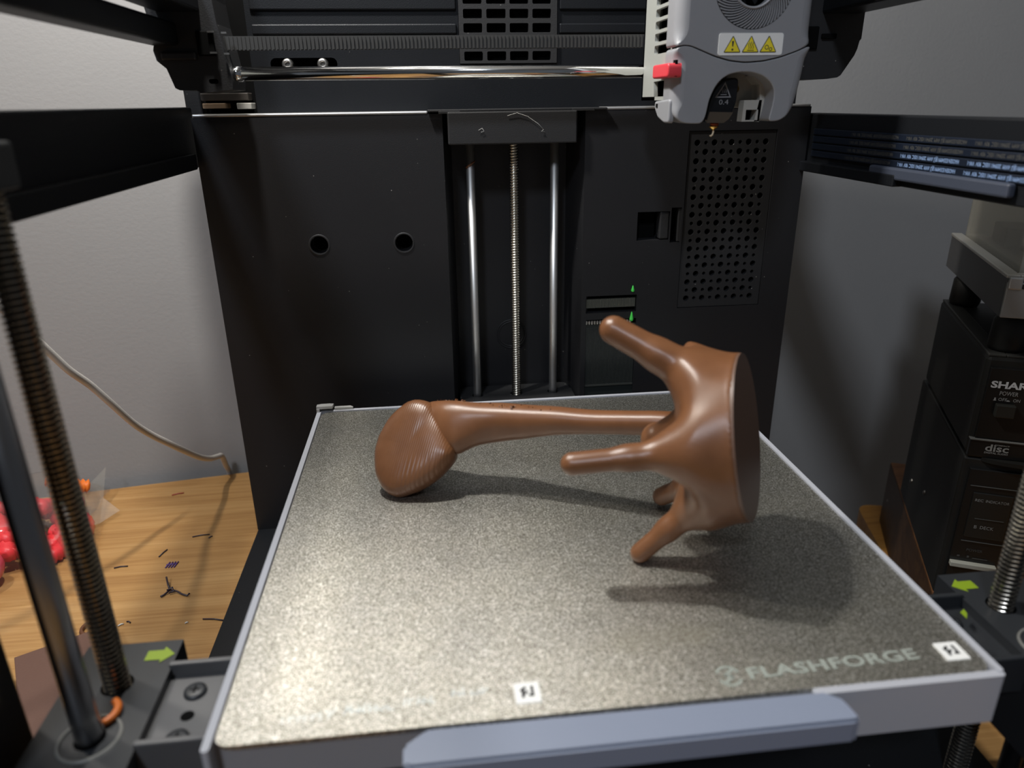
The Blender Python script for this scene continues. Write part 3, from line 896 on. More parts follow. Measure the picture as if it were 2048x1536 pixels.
for k in range(7):
    mb = MB(); z = 0.1915 + 0.0054 * k; mb.box(0.0705, 0.0740, 0.0860 + 0.004 * (k % 3), 0.0880 + 0.004 * (k % 3), z - 0.0005, z + 0.0028, c=0.0003); sub(mb, 'wire_clip', M['print_grey'])
up_out = smooth_loop(resample(list(reversed(seam)) + [(0.0655, 0.262), (0.1310, 0.262)], 0.0018), 1)
if area(up_out) < 0: up_out.reverse()
mb = MB(); pillow(mb, inset(up_out, 0.00012), lambda x, z: 0.0058 if (x < 0.0675 or x > 0.1290) and 0.1945 < z < 0.2595 else 0.0003, HY, 0.0840, XZ, [circle(fx, fz, 0.0187, 56)], 6)
mb.plate(circle(fx, fz, 0.0189, 56), [circle(fx, fz, 0.0092, 40)], HY + 0.0014, HY + 0.004, XZ)
sub(mb, 'upper_shell', M['grey'])
low = [(0.0655, 0.1914), (0.0655, 0.1690), (0.0660, 0.1650), (0.0675, 0.1617), (0.0700, 0.1597), (0.0740, 0.1588), (0.0812, 0.1588), (0.0826, 0.1620), (0.0837, 0.1693), (0.0859, 0.1747), (0.0885, 0.1780), (0.0920, 0.1802), (0.0970, 0.1812), (0.1030, 0.1811), (0.1085, 0.1797), (0.1125, 0.1772), (0.1148, 0.1738), (0.1152, 0.1700), (0.1146, 0.1650), (0.1135, 0.1592), (0.1190, 0.1594), (0.1235, 0.1620), (0.1265, 0.1660), (0.1280, 0.1710), (0.1294, 0.1800), (0.1306, 0.1925)]
lo_out = low + list(reversed([(a, b - 0.0003) for a, b in seam[1:-1]]))
lo_out = smooth_loop(resample(lo_out, 0.0012), 2)
mb = MB(); pillow(mb, inset(lo_out, 0.0001), lambda x, z: 0.0003 if z > 0.1890 else (0.0055 if x < 0.0668 and z > 0.166 else (0.0050 if x > 0.1262 and z > 0.167 else (0.0030 if x < 0.0672 or x > 0.1240 else 0.0006))), HY, 0.0840, XZ, [], 6)
sub(mb, 'lower_shell', M['grey'])
# seam line between the two shells
# left cheek of the lower shell
mb = MB(); pillow(mb, smooth_loop(resample([(0.0725, 0.1700), (0.0960, 0.1690), (0.0955, 0.1655), (0.0900, 0.1615), (0.0800, 0.1592), (0.0725, 0.1592)], 0.001), 2), 0.0010, 0.0650, 0.0675, YZ); sub(mb, 'shell_cheek', M['grey'])
mb = MB(); mb.box(0.0647, 0.0655, 0.0900, 0.0925, 0.1662, 0.1679); sub(mb, 'cheek_slot', M['hole'])
mb = MB(); pillow(mb, smooth_loop(resample(rect(0.0665, 0.1792, 0.0905, 0.1853), 0.001), 2), 0.0009, 0.0615, 0.068, YZ); sub(mb, 'release_lever', M['red'], 'red release lever')
mb = MB(); mb.box(0.0650, 0.0662, 0.0668, 0.0700, 0.1795, 0.1866); sub(mb, 'lever_slot', M['hole'])
mb = MB(); mb.box(0.0720, 0.0740, 0.076, 0.104, 0.1700, 0.1795); sub(mb, 'recess_back', M['cover_grey'])
mb = MB(); mb.lathe([(0.0, -0.0016), (0.0014, -0.0016), (0.0026, -0.0008), (0.0030, 0.0004)], (0.0720, 0.0830, 0.1740), 'x', 20); sub(mb, 'recess_screw', M['brass'])
# fan intake and its swirled louvres
mb = MB()
NF = 62
for k in range(NF):
    a0 = 2 * PI * k / NF
    pts = []
    for j in range(7):
        q = j / 6
        rr = 0.0104 + 0.0080 * q
        a = a0 - 0.55 * q
        pts.append((rr, a))
    vs, fs = [], []
    for j, (rr, a) in enumerate(pts):
        hw = 0.00034 * (0.75 + 0.6 * j / 6)
        ta = a + PI / 2
        for s_, yy in ((-1, HY + 0.0015), (-1, HY - 0.0003), (1, HY - 0.0003), (1, HY + 0.0015)):
            vs.append((fx + rr * math.cos(a) + s_ * hw * math.cos(ta), yy, fz + rr * math.sin(a) + s_ * hw * math.sin(ta)))
    for j in range(6):
        for c in range(3):
            fs.append((4 * j + c, 4 * j + c + 1, 4 * j + 5 + c, 4 * j + 4 + c))
    fs.append((0, 1, 2, 3)); fs.append((24, 27, 26, 25))
    mb.add(vs, fs)
sub(mb, 'fan_louvres', M['grey'])['kind'] = 'stuff'
mb = MB(); mb.lathe([(0.0104, 0.0), (0.0102, -0.0008), (0.0094, -0.0008), (0.0091, 0.0004)], (fx, HY, fz), 'y', 48); sub(mb, 'fan_ring', M['grey'])
mb = MB()
mb.lathe([(0, 0.0005), (0.0040, 0.0005), (0.0043, 0.0012), (0.0043, 0.006)], (fx, HY + 0.006, fz), 'y', 28)
for k in range(9):
    a = 2 * PI * k / 9
    pts = []
    for rr, da in ((0.0042, 0), (0.0085, 0.25)):
        pts += [(fx + rr * math.cos(a + da), HY + 0.0068, fz + rr * math.sin(a + da)), (fx + rr * math.cos(a + da + 0.45), HY + 0.0105, fz + rr * math.sin(a + da + 0.45))]
    mb.add(pts, [(0, 1, 3, 2)])
sub(mb, 'fan_rotor', M['black2'])
# warning label
sx0, sx1, sz0, sz1 = 0.0858, 0.1166, 0.1884, 0.1977
mb = MB(); mb.plate(rrect(sx0, sz0, sx1, sz1, 0.0010, 3), [], HY - 0.0003, HY + 0.0001, XZ)
for cx in (0.0925, 0.1012, 0.1097):
    tri = [(cx - 0.0042, 0.1895), (cx + 0.0042, 0.1895), (cx, 0.1968)]
    mb.plate(smooth_loop(resample(tri, 0.0007), 1), [], HY - 0.0004, HY - 0.0003, XZ, 1)
    tri = [(cx - 0.0035, 0.1899), (cx + 0.0035, 0.1899), (cx, 0.1960)]
    mb.plate(tri, [], HY - 0.0005, HY - 0.0004, XZ, 2)
y = HY - 0.00055
mb.plate([(0.09225, 0.1921), (0.09275, 0.1921), (0.0930, 0.1944), (0.0920, 0.1944)], [], y, y + 0.0001, XZ, 1)
mb.plate(circle(0.0925, 0.1908, 0.0005, 10), [], y, y + 0.0001, XZ, 1)
mb.plate(rect(0.0996, 0.1903, 0.1028, 0.1906), [], y, y + 0.0001, XZ, 1)
for dx_ in (-0.0010, 0, 0.0010):
    mb.tube([(0.1012 + dx_ + 0.00025 * math.sin(q * 1.6), y, 0.1911 + 0.0006 * q) for q in range(6)], 0.00014, 6, 1)
for cx, cz, rr in ((0.1089, 0.1917, 0.0010), (0.1108, 0.1909, 0.0008)):
    mb.plate(circle(cx, cz, rr, 20), [circle(cx, cz, rr - 0.0003, 20)], y, y + 0.0001, XZ, 1)
sub(mb, 'warning_label', [M['white'], M['ink'], M['yellow']], 'white label with three yellow warning triangles')
# cavity with the nozzle
mb = MB(); mb.box(0.0985, 0.1170, 0.0895, 0.0920, 0.1655, 0.1835, c=0.0005); mb.box(0.0840, 0.1170, 0.0830, 0.0920, 0.1815, 0.1830)
mb.plate([(0.1135, 0.1590), (0.1160, 0.1720), (0.1150, 0.1770), (0.1100, 0.1810), (0.1080, 0.1800), (0.1120, 0.1760), (0.1128, 0.1700), (0.1110, 0.1592)], [], 0.0800, 0.0910, XZ)
sub(mb, 'cavity_liner', M['cover_grey'])
mb = MB(); mb.plate([(0.1046, 0.1592), (0.1136, 0.1592), (0.1140, 0.1690), (0.1050, 0.1690)], [rect(0.1064, 0.1598, 0.1126, 0.1646)], 0.0800, 0.0860, XZ); mb.box(0.106, 0.113, 0.0860, 0.0864, 0.1594, 0.165, 1); sub(mb, 'duct_outlet', [M['cover_grey'], M['hole']])
mb = MB(); mb.lathe([(0.0, -0.0014), (0.0007, -0.0016), (0.0011, -0.0008), (0.0020, -0.0006), (0.0021, 0.0)], (0.1036, 0.0895, 0.1742), 'y', 20); sub(mb, 'brass_screw', M['brass'], 'brass screw')
sock = [(0.0850, 0.1592), (0.0867, 0.1690), (0.0888, 0.1745), (0.0930, 0.1782), (0.0985, 0.1795), (0.1006, 0.1790), (0.1004, 0.1680), (0.0992, 0.1640), (0.0972, 0.1606), (0.0945, 0.1590)]
mb = MB(); pillow(mb, smooth_loop(resample(sock, 0.0012), 2), 0.0010, 0.0778, 0.0905, XZ); sub(mb, 'nozzle_sock', M['gloss'])
mb = MB(); mb.plate(resample([(0.0858, 0.1590), (0.0945, 0.1588), (0.0970, 0.1606), (0.0988, 0.1636), (0.0870, 0.1640)], 0.002), [], 0.0774, 0.0780, XZ); sub(mb, 'sock_skirt', mat('smoky_skirt', (0.07, 0.055, 0.04), 0.2))
y = 0.0776
mb = MB()
ta, tb_, tc = (0.0892, 0.1703), (0.0972, 0.1703), (0.0938, 0.1772)
def tin(k):
    c = ((ta[0] + tb_[0] + tc[0]) / 3, (ta[1] + tb_[1] + tc[1]) / 3)
    return [(c[0] + (p[0] - c[0]) * k, c[1] + (p[1] - c[1]) * k) for p in (ta, tb_, tc)]
mb.plate(tin(1), [tin(0.78)], y, y + 0.0002, XZ)
mb.plate(rect(0.0919, 0.1715, 0.0949, 0.1718), [], y, y + 0.0002, XZ)
for dx_ in (-0.0009, 0, 0.0009):
    mb.tube([(0.0935 + dx_ + 0.0002 * math.sin(q * 1.6), y, 0.1724 + 0.0005 * q) for q in range(5)], 0.00012, 6)
put_text(mb, '0.4', (0.0914, y, 0.1672), (1, 0, 0), (0, 0, 1), 0.0047, 0.0022)
sub(mb, 'sock_print', M['print_grey'], 'grey hot surface triangle and 0.4')
mb = MB()
mb.lathe([(0.0, 0.0), (0.0022, 0.0), (0.0020, -0.0018), (0.0014, -0.0022)], (0.0918, 0.0822, 0.1592), 'z', 18, 0)
mb.lathe([(0.0023, -0.0020), (0.0023, -0.0025), (0.0010, -0.0034), (0.0005, -0.0040), (0.0, -0.0040)], (0.0914, 0.0822, 0.1592), 'z', 18, 1)
sub(mb, 'nozzle', [M['copper'], M['brass']], 'brass nozzle')
mb = MB(); mb.tube([(0.0914, 0.0822, 0.1556), (0.0915, 0.0822, 0.1545), (0.0911, 0.0820, 0.1533), (0.0903, 0.0818, 0.1527), (0.0897, 0.0818, 0.1529)], [0.0006, 0.0005, 0.0005, 0.0005, 0.0003], 8); sub(mb, 'filament_ooze', mat('ooze', (0.62, 0.50, 0.34), 0.35))

# ================================================================== build plate
mb = MB()
mb.plate(rrect(-0.1192, -0.1203, 0.1200, 0.1200, 0.0042, 6), [], 0.0, -0.0014, XY)
m = M['plate']
bp = tag(mb.build('build_plate', m), 'textured bronze grey steel build plate lying on the printer bed', 'build plate')
def stroke(mb, a, b, w_, z, mi=0):
    a, b = Vector(a), Vector(b)
    n = (b - a).normalized(); n = Vector((-n.y, n.x)) * w_ / 2
    mb.plate([tuple(a + n), tuple(a - n), tuple(b - n), tuple(b + n)], [], z, z - 0.0001, XY, mi)
for k, (x0, x1, y0, y1) in enumerate(((-0.0317, -0.0238, -0.1154, -0.1071), (0.1083, 0.1164, -0.1149, -0.1069))):
    mb = MB(); mb.plate(rrect(x0, y0, x1, y1, 0.0004, 2), [], 0.00025, 0.0, XY)
    X = lambda u, v_: (x0 + (x1 - x0) * u, y0 + (y1 - y0) * v_)
    wd = 0.0009
    for a, b in (((0.24, 0.58), (0.46, 0.76)), ((0.34, 0.72), (0.32, 0.26)), ((0.30, 0.40), (0.52, 0.56)), ((0.70, 0.80), (0.70, 0.34)), ((0.54, 0.36), (0.76, 0.36))):
        stroke(mb, X(*a), X(*b), wd, 0.00035, 1)
    tag(mb.build('label_sticker', [M['white'], M['ink']], bp), 'white square sticker with dark mark')
mb = MB()
put_text(mb, 'FLASHFORGE', (0.0425, -0.1146, 0.00015), (0.9985, 0.03, 0), (0, 1, 0), 0.0580, 0.0049, 0.03, 0, 1.05)
c = (0.0362, -0.1123)
for a0, a1, rr in ((0.35, 2.7, 0.0037), (3.5, 5.8, 0.0037)):
    prev = None
    for k in range(13):
        a = a0 + (a1 - a0) * k / 12
        q = (c[0] + rr * math.cos(a), c[1] + rr * math.sin(a) * 1.05)
        if prev: stroke(mb, prev, q, 0.0010, 0.00015)
        prev = q
for a, b in (((0.0383, -0.1098), (0.0348, -0.1120)), ((0.0348, -0.1120), (0.0376, -0.1127)), ((0.0376, -0.1127), (0.0342, -0.1149))): stroke(mb, a, b, 0.0011, 0.00015)
tag(mb.build('plate_lettering', mat('plate_print', (0.36, 0.39, 0.35), 0.5, 0.3), bp), 'pale round emblem and maker lettering')
random.seed(4)
mb = MB()
for xa, xb, yy in ((-0.1010, -0.0860, -0.1140), (-0.0830, -0.0690, -0.1130), (-0.0655, -0.0560, -0.1118), (-0.0510, -0.0400, -0.1100)):
    x = xa
    while x < xb:
        h = random.choice((0.0022, 0.0030, 0.0036))
        stroke(mb, (x, yy), (x + random.uniform(-0.0006, 0.0008), yy + h), 0.0006, 0.00012)
        if random.random() < 0.6: stroke(mb, (x, yy + h * random.random()), (x + 0.0016, yy + h * random.random()), 0.0006, 0.00012)
        x += random.uniform(0.0016, 0.0026)
tag(mb.build('faded_print', mat('faded_print', (0.60, 0.63, 0.61), 0.5, 0.6), bp), 'worn illegible pale print')

# ================================================================== the brown print
C0 = np.array([0.0648, -0.0467, 0.0506])
AX = np.array([-0.8501, 0.4847, -0.2058]); AX /= np.linalg.norm(AX)
UU = np.array([-0.49531, -0.86871, 0.0]); VV = np.array([-0.17879, 0.10194, 0.97859])
def loc(p):
    e = np.array(p) - C0
    return np.array([e @ UU, e @ VV, e @ AX])
sc_ = thing('printed_sculpture', (0.0, 0.0, 0.0), 'glossy brown plastic casting with finger-like drips and long arm, propped on the build plate', 'plastic sculpture')
R0 = 0.0318
fingers = [
    # angle, then (radius from the axis, distance along it, thickness)
    (-62, [(0.0225, 0.006, 0.0085), (0.0260, 0.020, 0.0066), (0.0350, 0.0310, 0.0040), (0.0445, 0.0425, 0.0039)]),
    (-121, [(0.0225, 0.006, 0.0085), (0.0260, 0.020, 0.0068), (0.0350, 0.0310, 0.0043), (0.0432, 0.0430, 0.0041)]),
    (12, [(0.0225, 0.006, 0.0085), (0.0262, 0.022, 0.0070), (0.0325, 0.0370, 0.0042), (0.0405, 0.0555, 0.0043)]),
    (84, [(0.0225, 0.004, 0.0085), (0.0265, 0.016, 0.0078), (0.0362, 0.0275, 0.0060), (0.0480, 0.0430, 0.0055)]),
    (124, [(0.0225, 0.004, 0.0085), (0.0310, 0.0095, 0.0085), (0.0340, 0.0150, 0.0056), (0.0350, 0.0190, 0.0046)]),
]
def capsule(X, Y, Zz, a, b, ra, rb):
    ba = b - a
    px, py, pz = X - a[0], Y - a[1], Zz - a[2]
    h = np.clip((px * ba[0] + py * ba[1] + pz * ba[2]) / (ba @ ba), 0, 1)
    return np.sqrt((px - h * ba[0]) ** 2 + (py - h * ba[1]) ** 2 + (pz - h * ba[2]) ** 2) - (ra + (rb - ra) * h)
def crown(X, Y, Zz):
    rho = np.sqrt(X * X + Y * Y)
    qx, qy = rho - (R0 - 0.0060), np.abs(Zz - 0.002) - 0.0090
    d = np.minimum(np.maximum(qx, qy), 0) + np.sqrt(np.maximum(qx, 0) ** 2 + np.maximum(qy, 0) ** 2) - 0.0060
    d = smin(d, capsule(X, Y, Zz, np.array([0, 0, 0.004]), np.array([0, 0, 0.034]), 0.024, 0.0070), 0.012)
    for ang, pts in fingers:
        t = math.radians(ang)
        P3 = [np.array([r * math.cos(t), r * math.sin(t), s_]) for r, s_, _ in pts]
        f = None
        for i in range(len(P3) - 1):
            q = capsule(X, Y, Zz, P3[i], P3[i + 1], pts[i][2], pts[i + 1][2])
            f = q if f is None else smin(f, q, 0.004)
        d = smin(d, f, 0.0140)
    d = -smin(-d, -(rho - (R0 + 0.0002) - 2.8 * np.maximum(0, Zz - 0.0015) ** 1.5) * 0.85, 0.0015)
    return np.maximum(d, -Zz)
vs, fs = surface_nets(crown, (-0.056, -0.056, -0.003), (0.056, 0.060, 0.064), 0.00095)
mb = MB(); mb.add([tuple(C0 + UU * a + VV * b + AX * c) for a, b, c in vs], fs, 0, True)
part(mb, 'splash_crown', M['brown'], sc_)
mb = MB()
ring = [tuple(C0 + UU * R0 * 0.998 * math.cos(2 * PI * k / 72) + VV * R0 * 0.998 * math.sin(2 * PI * k / 72) - AX * 0.0004) for k in range(72)]
mb.add(ring, [tuple(range(72))])
inner = [tuple(Vector(q) + Vector(AX) * 0.0012) for q in ring]
mb.add(ring + inner, [(k, (k + 1) % 72, 72 + (k + 1) % 72, 72 + k) for k in range(72)], 0, True)
part(mb, 'flat_face', M['brown_face'], sc_, 'flat end face recoloured for its shade')
# arm: oval sections, (top point, bottom point, half thickness)
secs = [((0.0620, -0.0225, 0.0485), (0.0620, -0.0225, 0.0390), 0.0052),
        ((0.0437, -0.0133, 0.0476), (0.0443, -0.0136, 0.0373), 0.0052),
        ((0.0300, -0.0063, 0.0457), (0.0302, -0.0065, 0.0355), 0.0052),
        ((0.0150, 0.0012, 0.0438), (0.0152, 0.0010, 0.0333), 0.0055),
        ((0.0010, 0.0083, 0.0432), (0.0012, 0.0082, 0.0305), 0.0062),
        ((-0.0118, 0.0147, 0.0421), (-0.0119, 0.0147, 0.0264), 0.0070),
        ((-0.0230, 0.0204, 0.0413), (-0.0230, 0.0204, 0.0230), 0.0078),
        ((-0.0320, 0.0250, 0.0406), (-0.0323, 0.0208, 0.0212), 0.0080),
        ((-0.0405, 0.0295, 0.0402), (-0.0392, 0.0190, 0.0192), 0.0080),
        ((-0.0475, 0.0335, 0.0392), (-0.0428, 0.0182, 0.0184), 0.0076),
        ((-0.0540, 0.0385, 0.0365), (-0.0480, 0.0210, 0.0180), 0.0062),
        ((-0.0585, 0.0390, 0.0320), (-0.0540, 0.0250, 0.0190), 0.0040)]
vs, fs = [], []
n = 28
sp = []
# smooth interpolation of the sections
def cat(a, b, c, d, t): return tuple(0.5 * ((2 * b[i]) + (-a[i] + c[i]) * t + (2 * a[i] - 5 * b[i] + 4 * c[i] - d[i]) * t * t + (-a[i] + 3 * b[i] - 3 * c[i] + d[i]) * t ** 3) for i in range(len(b)))
flat = [(*a, *b, w_) for a, b, w_ in secs]
for i in range(len(flat) - 1):
    for j in range(5):
        sp.append(cat(flat[max(i - 1, 0)], flat[i], flat[i + 1], flat[min(i + 2, len(flat) - 1)], j / 5))
sp.append(flat[-1])
for i, q in enumerate(sp):
    T_, B_ = Vector(q[:3]), Vector(q[3:6])
    mid, hv = (T_ + B_) / 2, (T_ - B_) / 2
    q2 = sp[min(i + 1, len(sp) - 1)]; q1 = sp[max(i - 1, 0)]
    tang = (Vector(q2[:3]) + Vector(q2[3:6]) - Vector(q1[:3]) - Vector(q1[3:6])).normalized()
    side = tang.cross(hv).normalized() * q[6]
    for k in range(n):
        a = 2 * PI * k / n
        ca, sa = math.cos(a), math.sin(a)
        e = 0.85
        vs.append(tuple(mid + hv * (abs(sa) ** e * (1 if sa >= 0 else -1)) + side * (abs(ca) ** e * (1 if ca >= 0 else -1))))
for i in range(len(sp) - 1):
    for k in range(n):
        k2 = (k + 1) % n
        fs.append((i * n + k, i * n + k2, (i + 1) * n + k2, (i + 1) * n + k))
fs.append(tuple(range(n))); fs.append(tuple((len(sp) - 1) * n + k for k in range(n)))
random.seed(7)
mb = MB(); mb.add(vs, fs, 0, True)
part(mb, 'long_arm', M['brown'], sc_)
# rough crumbs along the top edge of the arm
mb = MB()
for k in range(90):
    t = random.random() ** 2.2
    q = sp[int((1 - t * 0.55) * (len(sp) - 9))]
    c = Vector(q[:3]) + Vector((random.uniform(-0.0015, 0.0015), random.uniform(-0.0028, 0.0004), random.uniform(-0.0006, 0.0003)))
    s_ = random.uniform(0.0003, 0.0009)
    vsn = [c + Vector((random.gauss(0, 1), random.gauss(0, 1), random.gauss(0, 1))).normalized() * s_ * random.uniform(0.7, 1.4) for _ in range(6)]
    mb.add(vsn, [(0, 1, 2), (0, 2, 3), (0, 3, 4), (0, 4, 5), (1, 2, 5), (2, 3, 4), (1, 5, 4), (1, 3, 2)])
part(mb, 'rough_crumbs', M['brown_foot'], sc_, kind='stuff')
# heel: thick wedge that rests on the plate; outline in a leaning plane, then bulged to both sides
ring0 = [(-0.0628, 0.0404, 0.0368), (-0.0540, 0.0365, 0.0373), (-0.0500, 0.0320, 0.0335), (-0.0468, 0.0255, 0.0285), (-0.0445, 0.0200, 0.0235), (-0.0437, 0.0158, 0.0192), (-0.0470, 0.0138, 0.0150), (-0.0539, 0.0122, 0.0089), (-0.0621, 0.0121, 0.0039), (-0.0692, 0.0130, 0.0008), (-0.0730, 0.0145, 0.0005), (-0.0770, 0.0178, 0.0020), (-0.0803, 0.0233, 0.0063), (-0.0808, 0.0275, 0.0110), (-0.0805, 0.0312, 0.0154), (-0.0790, 0.0340, 0.0195), (-0.0778, 0.0360, 0.0227), (-0.0732, 0.0403, 0.0304)]
NP = Vector((-0.3588, -0.7105, 0.6053)).normalized()
cen = Vector((-0.0630, 0.0255, 0.0195))
prof = [(0.0, 0.0072), (0.35, 0.0075), (0.62, 0.0074), (0.84, 0.0066), (0.93, 0.0052), (0.98, 0.0030), (1.0, 0.0), (0.95, -0.0050), (0.80, -0.0090), (0.5, -0.0120), (0.0, -0.0130)]
fa_, fb_ = Vector((-0.0615, 0.0400, 0.0370)), Vector((-0.0790, 0.0337, 0.0190))
fn_ = NP.cross((fb_ - fa_).normalized()).normalized()
if fn_.dot(Vector((-0.0732, 0.0403, 0.0304)) - fa_) < 0: fn_ = -fn_
def spline_loop(pts, k):
    out = []
    m_ = len(pts)
    for i in range(m_):
        for j in range(k): out.append(cat(pts[i - 1], pts[i], pts[(i + 1) % m_], pts[(i + 2) % m_], j / k))
    return out
rr = [Vector(q) for q in spline_loop(ring0, 4)]
n = len(rr)
vs, fs = [], []
for a, d in prof[1:-1]:
    for k, q in enumerate(rr):
        base = cen + (q - cen) * a
        away = max(0.0, (base - fa_).dot(fn_)) if d > 0 else 0.0      # flat facet at the upper left of the face
        p = base + NP * max(d - 0.75 * away, min(d, -0.004))
        p.z = max(p.z, 0.0003)
        vs.append(tuple(p))
for i in range(len(prof) - 3):
    for k in range(n):
        k2 = (k + 1) % n
        fs.append((i * n + k, i * n + k2, (i + 1) * n + k2, (i + 1) * n + k))
vs += [tuple(cen + NP * prof[0][1]), tuple(cen + NP * prof[-1][1])]
for k in range(n):
    k2 = (k + 1) % n
    fs.append((len(vs) - 2, k2, k)); fs.append((len(vs) - 1, (len(prof) - 3) * n + k, (len(prof) - 3) * n + k2))
mb = MB(); mb.add(vs, fs, 0, True)
part(mb, 'heel', M['brown_foot'], sc_, 'ridged wedge heel with layer lines')

# ================================================================== stereo stack on the side table
sa_ = math.radians(25)
SO = Vector((0.333, 0.236, 0)); SD = Vector((math.sin(sa_), math.cos(sa_), 0)); SR = Vector((math.cos(sa_), -math.sin(sa_), 0))
def st(r, t, z):
    q = SO + SR * r + SD * t
    return (q.x, q.y, z)
def sbox(r0, r1, t0, t1, z0, z1, mi=0, c=0.0, mb=None):
    return (mb or MB()).box(r0, r1, t0, t1, z0, z1, mi, c, st)
FW = 0.235
def stext(mb, s_, r, t, z, wd, h, bold=0.0, mi=0, spacing=1.0): return put_text(mb, s_, st(r, t, z), SR, (0, 0, 1), wd, h, bold, mi, spacing)

t = thing('wooden_cabinet', st(0.1, -0.1, TB), 'brown veneered cabinet at the bottom of the black stereo stack', 'cabinet')
part(sbox(0, FW, -0.190, -0.004, TB, -0.1235, 0, 0.0006), 'cabinet_body', M['veneer'], t)
part(sbox(0.0004, FW - 0.0004, -0.1896, -0.0044, -0.1238, -0.1222, 0, 0.0003), 'cabinet_top', M['veneer_top'], t, 'brown wood top')
mb = MB(); mb.lathe([(0, -0.0008), (0.0010, -0.0006), (0.0013, 0.0004)], st(0.0002, -0.022, -0.150), 'x', 12); part(mb, 'side_screw', M['steel'], t)
part(sbox(0.010, FW - 0.010, -0.1915, -0.1895, -0.172, -0.130, 0, 0.0004), 'front_grille', M['stereo'], t)

t = thing('cassette_deck', st(0.1, -0.13, -0.1222), 'black cassette deck with small front labels, under the compact disc player', 'cassette deck')
part(sbox(0, FW, -0.189, -0.056, -0.1222, -0.0270, 0, 0.0012), 'deck_body', M['stereo'], t)
ff = part(sbox(0.004, FW - 0.004, -0.1910, -0.1885, -0.1180, -0.0330, 0, 0.0005), 'deck_front', M['stereo_face'], t)
mb = sbox(0.0085, 0.0290, -0.1918, -0.1908, -0.0780, -0.0480, 0, 0.0004); part(mb, 'display_window', M['stereo_panel'], ff)
mb = sbox(0.0315, 0.0600, -0.1918, -0.1908, -0.0800, -0.0480, 0, 0.0004); part(mb, 'tape_door', M['stereo_panel'], ff)
mb = MB(); sbox(0.006, 0.090, -0.1916, -0.1908, -0.0440, -0.0437, mb=mb); sbox(0.008, 0.090, -0.1916, -0.1908, -0.0813, -0.0810, mb=mb); sbox(0.012, 0.027, -0.1922, -0.1916, -0.0650, -0.0648, mb=mb); part(mb, 'trim_line', M['print_dim'], ff)
mb = MB(); F = -0.1920
stext(mb, 'REC', 0.0100, F, -0.0535, 0.0042, 0.0017); stext(mb, 'INDICATOR', 0.0155, F, -0.0535, 0.0120, 0.0017)
stext(mb, 'B', 0.0127, F, -0.0715, 0.0014, 0.0021); stext(mb, 'DECK', 0.0158, F, -0.0715, 0.0070, 0.0021)
part(mb, 'deck_lettering', mat('deck_print', (0.22, 0.22, 0.21), 0.6), ff)
mb = MB(); F = -0.1913
stext(mb, 'POWER', 0.0120, F, -0.0880, 0.0085, 0.0018); sbox(0.0078, 0.0092, F - 0.0001, F, -0.0925, -0.0915, mb=mb); sbox(0.0130, 0.0142, F - 0.0001, F, -0.0925, -0.0912, mb=mb); sbox(0.0160, 0.0240, F - 0.0001, F, -0.0928, -0.0922, mb=mb)
part(mb, 'deck_lettering', M['print_dim'], ff)
part(sbox(0.0045, 0.0290, -0.1945, -0.1905, -0.0985, -0.0955, 0, 0.0004), 'silver_bar', mat('grey_bar', (0.30, 0.30, 0.26), 0.4), ff, 'long silver push bar')
for tt in (-0.085, -0.125):
    mb = MB(); mb.lathe([(0, -0.0010), (0.0014, -0.0008), (0.0018, 0.0004)], st(0.0001, tt, -0.0980 + (0.012 if tt < -0.1 else 0.0)), 'x', 14); part(mb, 'side_screw', M['steel'], t)

t = thing('compact_disc_player', st(0.1, -0.13, -0.0255), 'black compact disc player with power button, between cassette deck and record player', 'disc player')
part(sbox(0.0006, FW - 0.002, -0.1870, -0.060, -0.0255, 0.0345, 0, 0.0022), 'player_body', M['stereo'], t)
for r0, r1, t0, t1 in ((0.0012, 0.0100, -0.1860, -0.061), (0.0100, FW - 0.004, -0.1860, -0.1790)):
    part(sbox(r0, r1, t0, t1, 0.0340, 0.0356, 0, 0.0005), 'top_rim', mat('rim_lit', (0.035, 0.035, 0.032), 0.55), t, 'raised top rim painted paler as if lit')  # paler than the body, painting in the light on this strip
F0 = -0.1885
ff = part(sbox(0.0030, FW - 0.004, F0, -0.1860, -0.0145, 0.0285, 0, 0.0005), 'player_front', M['stereo_face'], t)
tray = part(sbox(0.0012, FW - 0.004, F0 - 0.0008, -0.1860, -0.0262, -0.0152, 0, 0.0005), 'disc_tray', M['stereo_face'], t)
part(sbox(0.0008, FW - 0.004, F0 - 0.0014, -0.1860, -0.0156, -0.0148, 0, 0.0002), 'trim_strip', mat('dull_trim', (0.11, 0.11, 0.105), 0.4), t)
mb = MB(); F = F0 - 0.0003
stext(mb, 'SHARP', 0.0048, F, 0.0168, 0.0215, 0.0042, 0.035)
part(mb, 'brand_lettering', M['print_white'], ff, 'bold white maker lettering')
mb = MB()
stext(mb, 'POWER', 0.0100, F, 0.0128, 0.0090, 0.0024); stext(mb, 'OFF', 0.0100, F, 0.0094, 0.0042, 0.0018); stext(mb, 'ON', 0.0172, F, 0.0094, 0.0034, 0.0018)
sbox(0.0076, 0.0090, F - 0.0001, F, 0.0094, 0.0098, mb=mb); sbox(0.0079, 0.0087, F - 0.0001, F, 0.0098, 0.0111, mb=mb)
mb.plate([(0.0149 + 0.0009 * math.cos(PI * k / 8), 0.0094 + 0.0007 * math.sin(PI * k / 8)) for k in range(9)], [], F, F + 0.0001, lambda a, b, d: st(a, d, b))
part(mb, 'small_lettering', mat('small_print', (0.30, 0.30, 0.30), 0.6), ff)
part(sbox(0.0092, 0.0188, F0 - 0.0035, F0 + 0.0005, 0.0004, 0.0078, 0, 0.0005), 'power_button', mat('button_black', (0.016, 0.016, 0.014), 0.4), ff)
mb = MB(); F = F0 - 0.0012
